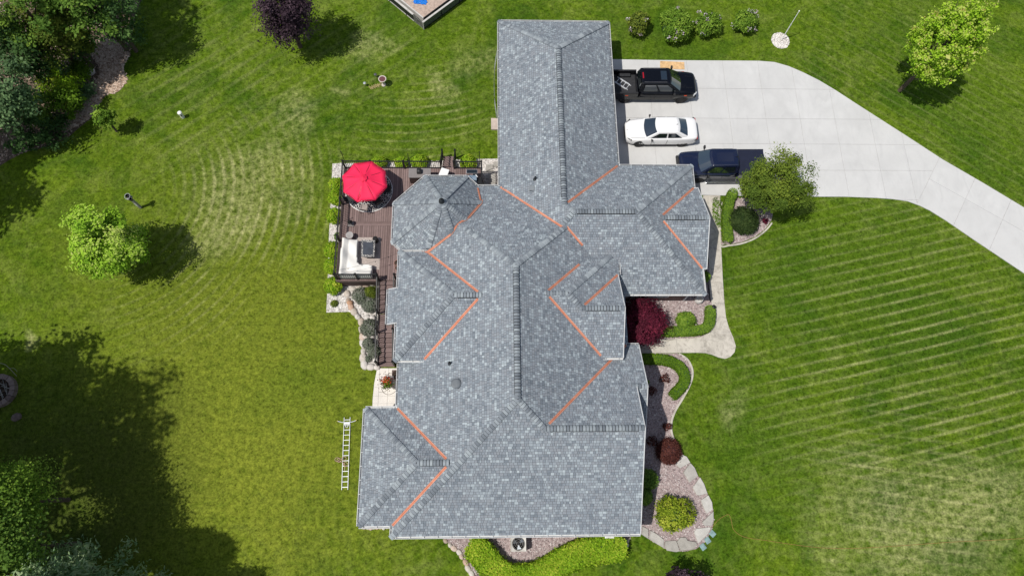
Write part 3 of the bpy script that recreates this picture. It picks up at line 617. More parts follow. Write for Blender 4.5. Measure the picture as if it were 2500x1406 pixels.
def ridge(a, b, n1, n2, vented=True, off=.35):
    a, b = Vector(a), Vector(b); d = (b - a).normalized()
    under_strip('ridge_vent' if vented else 'hip_underlay', a + d * (off if vented else 0), b - d * (off if vented else 0), NV[n1], NV[n2], .175 if vented else .13, .042 if vented else .012, M['vent_black'] if vented else M['underlay'])
    cap_line(a, b, NV[n1], NV[n2], .045 if vented else .004, .174)
def hip(a, b, n1, n2): cap_line(a, b, NV[n1] if isinstance(n1, str) else n1, NV[n2] if isinstance(n2, str) else n2)
ridge((gc, Y0 + .2, gr), (gc, gA, gr), 'W', 'E'); hip((gL, gN, gz), (gc, gA, gr), 'W', 'N'); hip((gR, gN, gz), (gc, gA, gr), 'E', 'N')
hip((gc, Y0, gr), (rAw, rc, rr), 'W', 'N'); hip((4.38, rc - (rAw - 4.38), rr - p_ * (rAw - 4.38)), (rAw, rc, rr), 'W', 'S'); ridge((rAw, rc, rr), (rAe, rc, rr), 'N', 'S', True, .15); hip((rE, rN, rz_), (rAe, rc, rr), 'N', 'E'); hip((rE, rS, rz_), (rAe, rc, rr), 'S', 'E')
ridge((qW + .1, qR, qz), (qE - .02, qR, qz), 'N', 'S', True, .25)
ridge((mc, mAs, mr), (mc, mAn, mr), 'W', 'E', True, .25); hip((mW, mS, mz), (mc, mAs, mr), 'W', 'S'); hip((sX, sR, sz), (mc, mAs, mr), 'E', 'S')
hip((4.45, mAn + 4.45 - mc, mr - p_ * (4.45 - mc)), (mc, mAn, mr), 'E', 'N'); hip((-1.55, mAn + mc + 1.55, zMW(-1.55)), (mc, mAn, mr), 'W', 'N')
ridge((sX, sR, sz), (sE - .02, sR, sz), 'S', 'N', True, .3); ridge((sE - .1, tR, zSN(tR)), (tE, tR, zSN(tR)), 'S', 'N', False)
ridge((wV - .05, wc, wr), (wA, wc, wr), 'N', 'S', True, .2); hip((wW, wN, wz), (wA, wc, wr), 'W', 'N'); hip((wW, wS, wz), (wA, wc, wr), 'W', 'S')
ridge((lV - .05, lc, lr), (lA, lc, lr), 'N', 'S', True, .2); hip((lW, lN, lz), (lA, lc, lr), 'W', 'N'); hip((lW, lS, lz), (lA, lc, lr), 'W', 'S')
ridge((eUw, eU, eUz), (eUe, eU, eUz), 'N', 'S', False); hip((eUe + 2.85, eU + 2.85, eUz - p_ * 2.85), (eUe, eU, eUz), 'N', 'E'); hip((eLw, eL, eLz), (eUe, eU, eUz), 'S', 'E'); ridge((eLw, eL, eLz), (eR - .02, eL, eLz), 'N', 'S', True, .25)
def main_z(x, y): return min(zMW(x), zMN(y), zME(x))
for k in range(8):
    n1 = (TV[k] - TV[k - 1]).cross(TA - TV[k]).normalized(); n2 = (TV[(k + 1) % 8] - TV[k]).cross(TA - TV[k]).normalized()
    n1 = n1 if n1.z > 0 else -n1; n2 = n2 if n2.z > 0 else -n2; t = 0
    while t < .95 and main_z(*TV[k].lerp(TA, t)[:2]) > TV[k].lerp(TA, t).z and TV[k].x > -5.4: t += .02
    while t < .95 and TV[k].lerp(TA, t).y < wN + .2: t += .02
    cap_line(TV[k].lerp(TA, t), TV[k].lerp(TA, .985), n1, n2)
random.shuffle(caps); caps.sort(key=lambda c: (c[0] - cam.location).length)
TONES = (.05, .2, .35, .5, .65, .8, .95)
for c, mt, sl_ in caps[:300]:
    o = put('ridge_cap', cap_mesh(sl_, random.choice(TONES)), roof, False); o.matrix_parent_inverse = wm(roof).inverted(); o.matrix_basis = mt
mb = MB()
for c, mt, sl_ in caps[300:]:
    me = cap_mesh(sl_, .5); mb.add([mt @ v.co for v in me.vertices], [tuple(q.vertices) for q in me.polygons], random.choice(TONES))
tag(mb.build('ridge_caps', M['cap'], roof), kind='stuff')

# copper valleys
def valley(a, b, n1, n2, w_=.085, lift=.022):
    a, b = Vector(a), Vector(b); d = (b - a).normalized(); up = Vector((0, 0, 1)); m = MB()
    def sidev(n, sg):
        s_ = n.cross(d).normalized()
        s_ = s_ if s_.z > 0 else -s_
        return s_
    s1, s2 = sidev(n1, 1), sidev(n2, -1)
    if s1.cross(s2).length < .05: s2 = -s1
    prof = [s1 * w_ + n1 * lift, s1 * .028 + n1 * lift, up * (lift + .05), s2 * .028 + n2 * lift, s2 * w_ + n2 * lift]
    v = [e + q for e in (a, b) for q in prof]; m.add(v, [(i, i + 1, i + 6, i + 5) for i in range(4)]); m.build('valley_flashing', M['copper'], roof)
X1 = (20.39 - 11.72) / 2
valley((gL + .03, mN - .09 + .0, zMN(mN - .09)), (X1, 20.39 - X1, zMN(20.39 - X1)), NV['N'], NV['W'])
valley((4.52, 16.19, zME(4.52)), (5.5, 15.21, zME(5.5)), NV['S'], NV['E'])
valley((gR - .02, rN - .02, rz_ + .01), (gc + .22, Y0 + .22, gr - .22 * p_), NV['E'], NV['N'])
valley((rE, qN, rz_), (qW + .2, qR + .2, qz - .2 * p_), NV['E'], NV['N']); valley((rE, qS, rz_), (qW + .2, qR - .2, qz - .2 * p_), NV['E'], NV['S'])
valley((8.02, 9.4, zSN(9.4)), (sX + .25, sR + .25, sz - .25 * p_), NV['E'], NV['N'])
valley((eV - .1, eS + .1, ez + .056), (eUw + .2, eU - .2, eUz - .2 * p_), NV['E'], NV['S']); valley((eUw + 2.15, eU + 2.15, eUz - 2.15 * p_), (eUw + .15, eU + .15, eUz - .15 * p_), NV['E'], NV['N'])
valley((eR - .03, eL + eR - .03 - eLw, eLz - p_ * (eR - eLw) + .02), (eLw + .2, eL + .2, eLz - .2 * p_), NV['E'], NV['N'])
valley((wE + .02, wN - .02, wz + .01), (wV - .2, wc + .2, wr - .11), NV['W'], NV['N']); valley((wE + .05, wS + .05, wz + .03), (wV - .2, wc - .2, wr - .11), NV['W'], NV['S'])
valley((mW + .02, lN - .02, lz + .01), (lV - .2, lc + .2, lr - .11), NV['W'], NV['N']); valley((mW + .02, lS + .02, lz + .01), (lV - .2, lc - .2, lr - .11), NV['W'], NV['S'])
tp = []
for a in np.linspace(R(-150), R(72), 223):
    r_, ok = 0, None
    ph = (a + math.pi / 8) % (math.pi / 4) - math.pi / 8      # angle from the nearest face axis
    slope = (ttop - tz) / tap * math.cos(ph)
    for r_ in np.arange(.3, tR_, .01):
        x, y = tc.x + r_ * math.cos(a), tc.y + r_ * math.sin(a)
        if ttop - slope * r_ <= main_z(x, y): ok = Vector((x, y, ttop - slope * r_)); break
    if ok is not None and ok.y > wN - .1 and ok.y < mN: tp.append(ok)
keep = [tp[0]]
for q_ in tp[1:]:
    if (q_ - keep[-1]).length > .3: keep.append(q_)
for a_, b_ in zip(keep, keep[1:]):
    d_ = (b_ - a_).normalized(); nt_ = ((a_ + b_) / 2 - tc); nt_.z = 0; nt_ = Vector((nt_.x, nt_.y, nt_.length / ((ttop - tz) / tap))).normalized()
    valley(a_, b_, nt_, Vector((0, p_, 1)).normalized() if zMN((a_.y + b_.y) / 2) < zMW((a_.x + b_.x) / 2) else NV['W'], .10, .06)
# roof fittings
def on_roof(u, v_, fz):
    z = 4.0
    for _ in range(30): q = P(u, v_, z); z = fz(q)
    return P(u, v_, z)
def pipe(u, v_, fz):
    q = on_roof(u, v_, fz); pt('vent_pipe', M['pipe'], roof, lambda m: (m.lathe([(.13, -.1), (.12, .03), (.06, .07), (.055, .32), (.04, .32), (.04, .1)], q, 14)))
pipe(1098, 887, lambda q: zMW(q.x)); pipe(1306, 438, lambda q: gz + p_ * (q.x - gL))
q = on_roof(1114, 937, lambda q: zMW(q.x)); pt('round_vent', flat('vent_grey', (.13, .145, .16), .5), roof, lambda m: m.lathe([(.20, -.15), (.20, .12), (.27, .12), (.29, .16), (.27, .22), (.2, .25), (.0001, .26)], q, 24), smooth=False)
q = on_roof(1299, 461, lambda q: gz + p_ * (q.x - gL)); pt('box_vent', flat('box_vent_grey', (.20, .22, .235), .6), roof, lambda m: m.box(q.x - .16, q.y - .16, q.z - .08, q.x + .16, q.y + .16, q.z + .13), bevel=.02)
pt('turret_finial', M['pipe'], roof, lambda m: m.lathe([(.20, -.22), (.17, -.05), (.15, .03), (.12, .08), (.15, .14), (.08, .21), (.04, .28), (.055, .34), (.02, .42), (.0001, .52)], TA, 20), smooth=True)

# upright cheek where the turret roof stops at the wing gutter
yc_ = wN + .145; ck = []
for x in np.linspace(-5.3, -2.6, 28):
    a = math.atan2(yc_ - tc.y, x - tc.x); ph = (a + math.pi / 8) % (math.pi / 4) - math.pi / 8; ck.append((x, max(3.45, ttop - (ttop - tz) / tap * math.cos(ph) * math.hypot(x - tc.x, yc_ - tc.y))))
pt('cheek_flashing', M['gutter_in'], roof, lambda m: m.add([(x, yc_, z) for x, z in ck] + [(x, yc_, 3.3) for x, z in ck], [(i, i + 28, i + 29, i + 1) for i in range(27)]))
# walls, soffits, openings
def wall_block(x0, y0, x1, y1, ze, name='wall'):
    pt(name, M['brick'], house, lambda m: m.box(x0, y0, -.2, x1, y1, ze - .06))
def soffit(x0, y0, x1, y1, ze): pt('soffit', M['soffit'], house, lambda m: m.box(x0, y0, ze - .15, x1, y1, ze - .12))
wall_block(gL + .42, 19.0, gR - .42, gN - .42, gz - .1); soffit(gL + .01, 19.6, gR - .01, gN - .01, gz)
wall_block(4, rS + .45, 12.5, rN - .45, rz_ - .12); soffit(7.9, rS + .01, rE - .01, rN - .01, rz_ - .005)
wall_block(12.3, qS + .5, qE - .45, qN - .5, rz_ - .14); soffit(12.2, qS + .02, qE - .02, qN - .02, rz_ - .02)
wall_block(mW + .45, mS + .45, 7.72, 19.4, mz - .1); soffit(mW + .01, mS + .01, sE - .01, 9.3, mz - .012)
wall_block(7.5, 4.6, 8.35, 9.0, zSN(9.4) - .12); wall_block(wW + .42, wS + .4, -3, wN - .4, wz - .1); soffit(wW + .01, wS + .01, wE, wN - .01, wz); wall_block(wW - .25, 10.9, -4.5, 12.5, bz - .1); soffit(wW - .58, 10.64, wW, 12.75, bz)
wall_block(lW + .42, lS + .42, -4.5, lN - .42, lz - .12); soffit(lW + .01, lS + .01, mW, lN - .01, lz - .02)
wall_block(5.5, eS + .42, 7.2, 14.0, ez - .1); soffit(6.0, eS + .02, eE - .05, 14.2, ez - .01)
oc = [tc + Vector((math.cos(a), math.sin(a), 0)) * (tR_ - .45) for a in [math.pi / 8 + k * math.pi / 4 for k in range(8)]]
pt('turret_wall', M['brick'], house, lambda m: m.prism(oc, -.2, tz - .08)); pt('soffit', M['soffit'], house, lambda m: m.prism([v for v in TV], tz - .15, tz - .12))
def gable_wall(x, ya, yb, yr, za, zr): pt('gable_wall', M['brick'], house, lambda m: m.add([(x, ya, za), (x, yb, za), (x, yr, zr), (x - .2, ya, za), (x - .2, yb, za), (x - .2, yr, zr)], [(0, 1, 2), (5, 4, 3), (0, 2, 5, 3), (1, 4, 5, 2), (0, 3, 4, 1)]))
gable_wall(sE - .25, mS + .5, 9.0, sR, mz - .15, sz - .28); gable_wall(tE - .3, 4.4, 9.0, tR, 2.7, zSN(tR) - .25); gable_wall(qE - .4, qS + .4, qN - .4, qR, 2.7, qz - .2); gable_wall(eR - .25, eS + .4, 13.3, eL, ez - .15, eLz - .25)
def window(x, y, z, w_, h, ax, parent=house):
    """ax: outward normal"""
    ax = Vector(ax); sd = Vector((-ax.y, ax.x, 0)); c = Vector((x, y, z)); m = MB()
    fr = MB(); t = .07
    for a, b in (((-w_ / 2, 0), (w_ / 2, 0)), ((-w_ / 2, h), (w_ / 2, h))): fr.obox(c + sd * a[0] + Vector((0, 0, a[1])), c + sd * b[0] + Vector((0, 0, b[1])), .1, t)
    for s_ in (-w_ / 2, 0, w_ / 2): fr.obox(c + sd * s_, c + sd * s_ + Vector((0, 0, h)), .1, t)
    o = fr.build('window', M['white'], parent); g = MB(); g.add([c + sd * a + Vector((0, 0, b)) + ax * .02 for a, b in ((-w_ / 2, 0), (w_ / 2, 0), (w_ / 2, h), (-w_ / 2, h))], [(0, 1, 2, 3)]); g.build('pane', M['glassdark'], o)
window(10.6, rS + .45, .8, 1.5, 1.5, S_); window(9.0, rS + .45, .8, 1.2, 1.5, S_); window(-1, mS + .45, .9, 1.6, 1.4, S_); window(3.2, mS + .45, .9, 1.6, 1.4, S_); window(6, mS + .45, .9, 1.4, 1.4, S_)
window(lW + .42, 2.6, .9, 1.8, 1.4, W_); window(mW + .45, 7.1, .9, 1.2, 1.4, W_); window(wW - .25, 11.7, 1.2, 1.1, 1.4, W_); window(-6.1 + .47, 17.35, 1.6, 1.4, 1.0, W_); window(-2.9, 17.35 + 3.2 - .4, 1.6, 1.4, 1.0, N_); window(gL + .42, 30, .9, 1.4, 1.3, W_); window(gL + .42, 24, .9, 1.4, 1.3, W_); window(4.4, gN - .42, .9, 1.6, 1.3, N_); window(qE - .45, 17, .8, 1.6, 1.5, E_); window(8.35, 6.7, .8, 1.6, 1.5, E_); window(7.72, 1.6, .8, 1.8, 1.5, E_)
for y in (24.2, 27.4, 30.6):
    d = pt('garage_door', M['white'], house, lambda m: m.box(gR - .44, y - 1.25, .05, gR - .37, y + 1.25, 2.2))
    for k in range(3): pt('door_panel', M['soffit'], d, lambda m: m.box(gR - .375, y - 1.2, .12 + k * .7, gR - .35, y + 1.2, .74 + k * .7))
d = pt('front_door', flat('dark_door', (.06, .03, .025), .5), house, lambda m: m.box(7.19, 9.5, .1, 7.26, 10.5, 2.2)); pt('handle', M['alum'], d, lambda m: m.box(7.26, 9.58, 1.05, 7.31, 9.63, 1.2))
def downspout(x, y, z): pt('downspout', M['white'], house, lambda m: m.obox((x, y, .05), (x, y, z - .1), .07, .07, (0, 1, 0)))
for x, y, z in ((gL + .36, gN - .6, gz), (gR - .36, gN - .6, gz), (12.56, rS + .4, rz_), (mW + .5, mS + .4, mz), (7.6, mS + .4, mz), (lW + .36, lS + .6, lz)): downspout(x, y, z)
# ------------------------------------------------------------------ deck
dz = 1.3
M['deckb'] = toned('composite_decking', [(.18, .125, .117), (.21, .147, .138), (.238, .168, .158), (.27, .192, .182)], .75, 5, .22, .15)
M['deckdark'] = flat('deck_skirting', (.07, .046, .042), .8)
dx0, dx1 = P(836, 480, dz).x, -.58; dy1 = P(900, 409, dz).y; dy0 = P(870, 684, dz).y; yd = P(900, 546, dz).y
deck = thing('deck', 'brown composite deck with black railing behind the turret', 'deck', (-8, 18, 0))
pt('deck_frame', M['deckdark'], deck, lambda m: (m.box(dx0 + .03, dy0 + .03, .05, -4.9, dy1 - .03, dz - .035), m.box(-4.95, 19.3, .05, dx1 - .03, dy1 - .03, dz - .036)))
def board(x0, y0, x1, y1): pt('deck_board', M['deckb'], deck, lambda m: m.box(x0, y0, dz - .03, x1, y1, dz, random.random()))
x = dx0
while x < dx1:
    xe = min(x + .128, dx1)
    if x < -4.9: board(x, yd + .15, xe, dy1); board(x, dy0, xe, yd - .15)
    else: board(x, 19.35, xe, dy1)
    x += .146
for k in (-1, 0): board(dx0 + .35, yd + k * .146 + .005, -4.95, yd + (k + 1) * .146 - .005)
board(dx0, yd - .14, dx0 + .34, yd + .14)
pt('fascia', M['deckb'], deck, lambda m: m.box(dx0 - .03, dy0 - .035, dz - .32, -7.2, dy0 - .004, dz + .005)); pt('fascia', M['deckb'], deck, lambda m: m.box(dx0 - .035, dy0 - .03, dz - .32, dx0 - .004, dy1 + .03, dz + .005)); pt('fascia', M['deckb'], deck, lambda m: m.box(dx0, dy1 + .004, dz - .32, dx1, dy1 + .035, dz + .005))
balm = mesh_of('baluster', *(lambda m: (m.v, m.f))(MB().box(-.011, -.011, 0, .011, .011, .82)), M['black']); postm = mesh_of('post', *(lambda m: (m.v, m.f))(MB().box(-.05, -.05, 0, .05, .05, 1.0).box(-.065, -.065, 1.0, .065, .065, 1.03).add([(-.06, -.06, 1.03), (.06, -.06, 1.03), (.06, .06, 1.03), (-.06, .06, 1.03), (0, 0, 1.09)], [(0, 1, 4), (1, 2, 4), (2, 3, 4), (3, 0, 4)])), M['black'])
def railing(a, b, posts=(0, 1), step=.125):
    a, b = Vector(a), Vector(b); d = (b - a); L_ = math.hypot(d.x, d.y); m = MB(); up = Vector((0, 0, 1))
    m.obox(a + up * .95, b + up * .95, .07, .045); r = m.build('railing', M['black'], deck); pt('bottom_rail', M['black'], r, lambda q_: q_.obox(a + up * .1, b + up * .1, .045, .04))
    n = int(L_ / step)
    for i in range(1, n):
        o = put('baluster', balm, r); o.location = a.lerp(b, i / n) + up * .11
    for t in posts:
        o = put('post', postm, r); o.location = a.lerp(b, t)
    return r
z1 = dz; e = .06; nx0, nx1 = P(1077, 420, dz).x, P(1109, 420, dz).x
railing((dx0 + e, dy0 + e, z1), (dx0 + e, dy1 - e, z1), (0, .33, .66, 1)); railing((dx0 + e, dy1 - e, z1), (nx0, dy1 - e, z1), (.28, .62, 1)); railing((nx1, dy1 - e, z1), (dx1 - e, dy1 - e, z1), (0, 1)); railing((dx1 - e, dy1 - e, z1), (dx1 - e, 20.1, z1), (1,))
sx0, sx1 = -7.12, -6.02
railing((dx0 + e, dy0 + e, z1), (sx0, dy0 + e, z1), (.5, 1)); railing((sx1, dy0 + e, z1), (-5.35, dy0 + e, z1), (0,))
# south stairs with a landing
yend = P(930, 896).y; run = (dy0 - yend - 1.2) / 14; rise = dz / 16; y = dy0; z = dz; st = pt('stair', M['deckdark'], deck, lambda m: (m.obox((sx0 + .02, dy0, dz - .25), (sx0 + .02, yend, .0), .05, .3), m.obox((sx1 - .02, dy0, dz - .25), (sx1 - .02, yend, .0), .05, .3)))
def tread(y0, y1, z):
    for k in range(2): pt('tread', M['deckb'], st, lambda m: m.box(sx0, y0 + (y1 - y0) * k / 2 + .004, z - .03, sx1, y0 + (y1 - y0) * (k + 1) / 2 - .004, z, random.random()))
    pt('riser', M['deckdark'], st, lambda m: m.box(sx0 + .01, y1 - .02, z - .02, sx1 - .01, y1 - .002, z + rise - .01))
yl = None
for k in range(15):
    z -= rise
    if k == 7:
        yl = y
        for j in range(8): pt('landing_board', M['deckb'], st, lambda m: m.box(sx0, y - (j + 1) * .15 + .004, z - .03, sx1, y - j * .15 - .004, z, random.random()))
        zl = z; y -= 1.2
    else:
        tread(y - run, y, z); y -= run
for sx, ps in ((sx0 + .03, (0, 1)), (sx1 - .03, (1,))):
    railing((sx, dy0 - .05, dz - .05), (sx, yl, zl + .02), ps); railing((sx, yl, zl), (sx, yl - 1.2, zl), (0, 1)); railing((sx, yl - 1.2, zl), (sx, yend + .12, .1), (1,))
# north steps
ns = pt('stair', M['deckdark'], deck, lambda m: m.obox((nx0 + .1, dy1, dz - .2), (nx0 + .1, dy1 + 1.5, .05), .05, .25))
for k in range(5):
    zz = dz - (k + 1) * dz / 6
    for j in range(2): pt('tread', M['deckb'], ns, lambda m: m.box(nx0 + .05, dy1 + .03 + k * .29 + j * .145, zz - .03, nx1 - .05, dy1 + .03 + k * .29 + (j + 1) * .145 - .008, zz, random.random()))
for xx in (nx0, nx1): railing((xx, dy1 + .05, dz - .1), (xx, dy1 + 1.45, .15), (1,))

# string light poles
for (u, v_, tu, tv, lab) in ((846, 404, 835, 374, 'thin black light pole at the deck corner beside the red umbrella'), (1003, 410, 994, 371, 'thin black light pole on the north railing near the grey cabinet'), (1171, 404, 1166, 375, 'thin black light pole beside the covered grill'), (829, 545, 815, 513, 'thin black light pole midway along the west railing'), (829, 684, 808, 644, 'thin black light pole at the deck corner by the covered sofa')):
    b = P(u, v_, 1.25); t_ = Vector((b.x, b.y, 3.05)); m = MB(); m.tube([b, t_], .022, 8); m.lathe([(.03, 0), (.03, .05), (.012, .07)], t_, 8); o = m.build('light_pole', M['black'], None); tag(o, lab, 'pole', 'string light poles on the deck')
pa, pb = P(829, 684, 1.25), P(829, 545, 1.25)
def sag(a, b, d, n=10): return [Vector(a).lerp(Vector(b), i / n) - Vector((0, 0, d * 4 * (i / n) * (1 - i / n))) for i in range(n + 1)]
m = MB(); pth = sag((pa.x, pa.y, 3.0), (-5.5, pa.y + 1.2, 3.1), .35); m.tube(pth, .007, 5); sw = m.build('string_lights', M['black'], None); tag(sw, 'thin wire of string lights sagging over the covered sofa', 'string lights')
for i in (2, 4, 6, 8): pt('bulb', M['dark'], sw, lambda m: m.lathe([(.015, 0), (.03, -.05), (.028, -.09), (.001, -.11)], pth[i], 8))

# umbrella
M['red'] = flat('red_canvas', (.85, .018, .085), .75, var=.06, scale=2); M['redrim'] = flat('red_canvas_hem', (.78, .015, .07), .75)
uz = 3.1; uc = P(890, 443, uz); rad = 1.48
um = thing('umbrella', 'open red octagonal patio umbrella over the round rug', 'umbrella', (uc.x, uc.y, dz))
pt('pole', M['black'], um, lambda m: m.tube([(uc.x, uc.y, dz), (uc.x, uc.y, uz + .55)], .024, 10)); pt('base', M['black'], um, lambda m: m.lathe([(.28, 0), (.28, .05), (.06, .09), (.04, .3)], (uc.x, uc.y, dz), 20))
a0 = R(22.5 + 8); N8 = [uc + Vector((math.cos(a0 + k * math.pi / 4) * rad, math.sin(a0 + k * math.pi / 4) * rad, 0)) for k in range(8)]; top = uc + Vector((0, 0, .52))
cv = None
for k in range(8):
    a, b = N8[k], N8[(k + 1) % 8]; m = MB(); n = 5; v = []; f = []
    for i in range(n + 1):
        t = i / n
        for j in range(n + 1):
            s_ = j / n; e_ = a.lerp(b, s_); q = top.lerp(e_, t); q.z -= .10 * math.sin(math.pi * s_) * t * (1 - t) * 2 + .05 * math.sin(math.pi * t); ce = (a + b) / 2
            q += (uc - ce).normalized() * .05 * math.sin(math.pi * s_) * t * t; v.append(q)
    for i in range(n):
        for j in range(n): f.append((i * (n + 1) + j, i * (n + 1) + j + 1, (i + 1) * (n + 1) + j + 1, (i + 1) * (n + 1) + j))
    m.add(v, f); o = m.build('canopy_panel', M['red'], um, smooth=True); so_ = o.modifiers.new('s', 'SOLIDIFY'); so_.thickness = .006
    pt('valance', M['redrim'], o, lambda mm: mm.obox(a + Vector((0, 0, -.05)), b + Vector((0, 0, -.05)), .008, .09))
    pt('rib', M['black'], um, lambda mm: mm.obox(a + Vector((0, 0, -.03)), top + Vector((0, 0, -.06)), .018, .02))
v = [top + Vector((0, 0, .06))] ; f = []
for k in range(16):
    a = a0 + k * math.pi / 8; r_ = .27 if k % 2 == 0 else .22; v.append(uc + Vector((math.cos(a) * r_, math.sin(a) * r_, .455 + (.03 if k % 2 else 0))))
f = [(0, 1 + k, 1 + (k + 1) % 16) for k in range(16)]; m = MB(); m.add(v, f); o = m.build('vent_cap', M['redrim'], um); s_ = o.modifiers.new('s', 'SOLIDIFY'); s_.thickness = .006
pt('tie_strap', M['redrim'], um, lambda m: m.tube(smooth_path([N8[5].lerp(top, .05) + Vector((0, 0, .03)), N8[5].lerp(top, .25) + Vector((.06, 0, .03)), N8[5].lerp(top, .27) + Vector((-.02, .05, .03)), N8[5].lerp(top, .06) + Vector((-.01, .03, .02))], 6), .012, 5))

# rugs
def rug_round():
    t = NT('black_white_rug'); v = t.pos(); vr = t.new('TexVoronoi', feature='DISTANCE_TO_EDGE'); t.L(v, vr.inputs['Vector']); vr.inputs['Scale'].default_value = 6.5; vr.inputs['Randomness'].default_value = .75
    t.base(t.mix(t.ramp(vr.outputs['Distance'], .05, .09), (.72, .70, .66), (.035, .035, .045))); t.set(Roughness=.95); return t.m
rc_ = P(901, 466, dz); o = pt('round_rug', rug_round(), None, lambda m: m.lathe([(1.52, 0), (1.52, .018)], (rc_.x, rc_.y, dz + .002), 48)); tag(o, 'round black and white patterned rug under the umbrella', 'rug')
pt('border', M['white'], o, lambda m: m.lathe([(1.56, 0), (1.56, .012)], (rc_.x, rc_.y, dz + .001), 48))
cor = [P(800 + a / 7.81, 540 + b / 7.81, dz + .02) for a, b in ((540, 308), (1015, 313), (985, 922), (520, 915))]
o = pt('outdoor_rug', flat('beige_rug', (.42, .36, .33), .95, var=.2, scale=8, bump=.3), None, lambda m: m.prism(cor, dz + .002, dz + .016)); tag(o, 'beige rectangular rug under the sofa and fire table', 'rug')
def border_m():
    t = NT('patterned_border'); v = t.pos(); vr = t.new('TexVoronoi', feature='DISTANCE_TO_EDGE'); t.L(v, vr.inputs['Vector']); vr.inputs['Scale'].default_value = 9
    t.base(t.mix(t.ramp(vr.outputs['Distance'], .08, .13), (.42, .40, .38), (.03, .032, .038))); t.set(Roughness=.6); return t.m
M['border'] = border_m()
# fire table
cor = [P(800 + a / 7.81, 540 + b / 7.81, dz + .62) for a, b in ((640, 355), (905, 360), (893, 682), (635, 676))]; cc = sum(cor, Vector()) / 4
ft = thing('fire_table', 'dark slate topped fire table with patterned rim on the beige rug', 'table', (cc.x, cc.y, dz + .016)); M['slate'] = flat('slate', (.045, .052, .068), .45, var=.25)
pt('table_base', M['dark'], ft, lambda m: m.prism([cc + (q - cc) * .72 for q in cor], dz + .016, dz + .56)); pt('rim', M['border'], ft, lambda m: m.prism(cor, dz + .56, dz + .61, .5, .01)); pt('lid', M['slate'], ft, lambda m: m.prism([cc + (q - cc) * .74 for q in cor], dz + .61, dz + .635, .5, .01))
gp = P(800 + 925 / 7.81, 540 + 380 / 7.81, dz); gas = thing('side_stand', 'small black stand beside the fire table corner', 'stand', (gp.x, gp.y, dz + .016)); pt('body', M['black'], gas, lambda m: m.lathe([(.17, .0), (.17, .4), (.12, .46)], (gp.x, gp.y, dz + .016), 16)); pt('handle', M['black'], gas, lambda m: m.tube([(gp.x - .1, gp.y, dz + .45), (gp.x - .08, gp.y, dz + .56), (gp.x + .08, gp.y, dz + .56), (gp.x + .1, gp.y, dz + .45)], .018, 6))
# covered L sofa
M['cover'] = flat('white_cover', (.74, .72, .68), .75, var=.05, scale=2, bump=.1)
opx = [(270, 310), (560, 320), (548, 740), (590, 785), (835, 805), (830, 1040), (205, 1030)]; o3 = [P(800 + a / 7.81, 540 + b / 7.81, dz + .7) for a, b in opx]
def sofa(m):
    xs = [q.x for q in o3]; ys = [q.y for q in o3]; n = 44; x0, x1, y0, y1 = min(xs) - .02, max(xs) + .02, min(ys) - .02, max(ys) + .02; g = {}; v = []; f = []
    X, Y = np.meshgrid(np.linspace(x0, x1, n), np.linspace(y0, y1, n), indexing='ij'); ins = inside(o3, X.ravel(), Y.ravel()).reshape(n, n); rr_ = random.Random(3)
    ph = [(rr_.uniform(2, 7), rr_.uniform(2, 7), rr_.uniform(0, 6)) for _ in range(6)]
    for i in range(n):
        for j in range(n):
            if not ins[i, j]: continue
            x, y = X[i, j], Y[i, j]; dW = x - (x0 + (y - y0) / (y1 - y0) * (o3[0].x - o3[6].x)); dS = y - y0; back = max(0, 1 - min(dW, dS) / .45); edge = min(1, min(abs(x1 - x), abs(y1 - y), dW, dS) / .12)
            z = .48 + .27 * min(1, back * 1.6) + .015 * sum(math.sin(a * x + b * y + c) for a, b, c in ph) - .05 * (1 - edge); g[i, j] = len(v); v.append((x, y, dz + .016 + z))
    for i in range(n - 1):
        for j in range(n - 1):
            q = [(i, j), (i + 1, j), (i + 1, j + 1), (i, j + 1)]
            if all(k in g for k in q): f.append(tuple(g[k] for k in q))
    ec = {}
    for q in f:
        for a, b in zip(q, q[1:] + q[:1]): ec[(a, b)] = 1
    for (a, b) in list(ec):
        if (b, a) not in ec:
            k = len(v); ca = Vector(v[a]); cb = Vector(v[b]); v += [(ca.x, ca.y, dz + .03), (cb.x, cb.y, dz + .03)]; f.append((b, a, k, k + 1))
    m.add(v, f)
sf = pt('covered_sofa', M['cover'], None, sofa, smooth=True); tag(sf, 'L shaped outdoor sofa under a white weather cover', 'sofa')
# cabinet and grill, white table, small things along the deck
def bxp(u0, v0, u1, v1, z):
    a, b = P(u0, v1, z), P(u1, v0, z); return a.x, a.y, b.x, b.y
x0, y0, x1, y1 = bxp(997, 411, 1052, 434, dz + .9); cb = thing('cabinet', 'grey topped outdoor buffet cabinet at the north railing', 'cabinet', ((x0 + x1) / 2, (y0 + y1) / 2, dz)); M['cabtop'] = flat('grey_top', (.21, .19, .185), .6, var=.1)
pt('body', M['deckdark'], cb, lambda m: m.box(x0 + .04, y0 + .04, dz, x1 - .04, y1 - .03, dz + .86)); pt('top', M['cabtop'], cb, lambda m: m.box(x0, y0, dz + .86, x1, y1, dz + .9), bevel=.01)
for k in (0, 1): pt('door', M['deckdark'], cb, lambda m: m.box(x0 + .08 + k * (x1 - x0) / 2, y0 + .02, dz + .08, x0 + (k + 1) * (x1 - x0) / 2 - .04, y0 + .04, dz + .82))
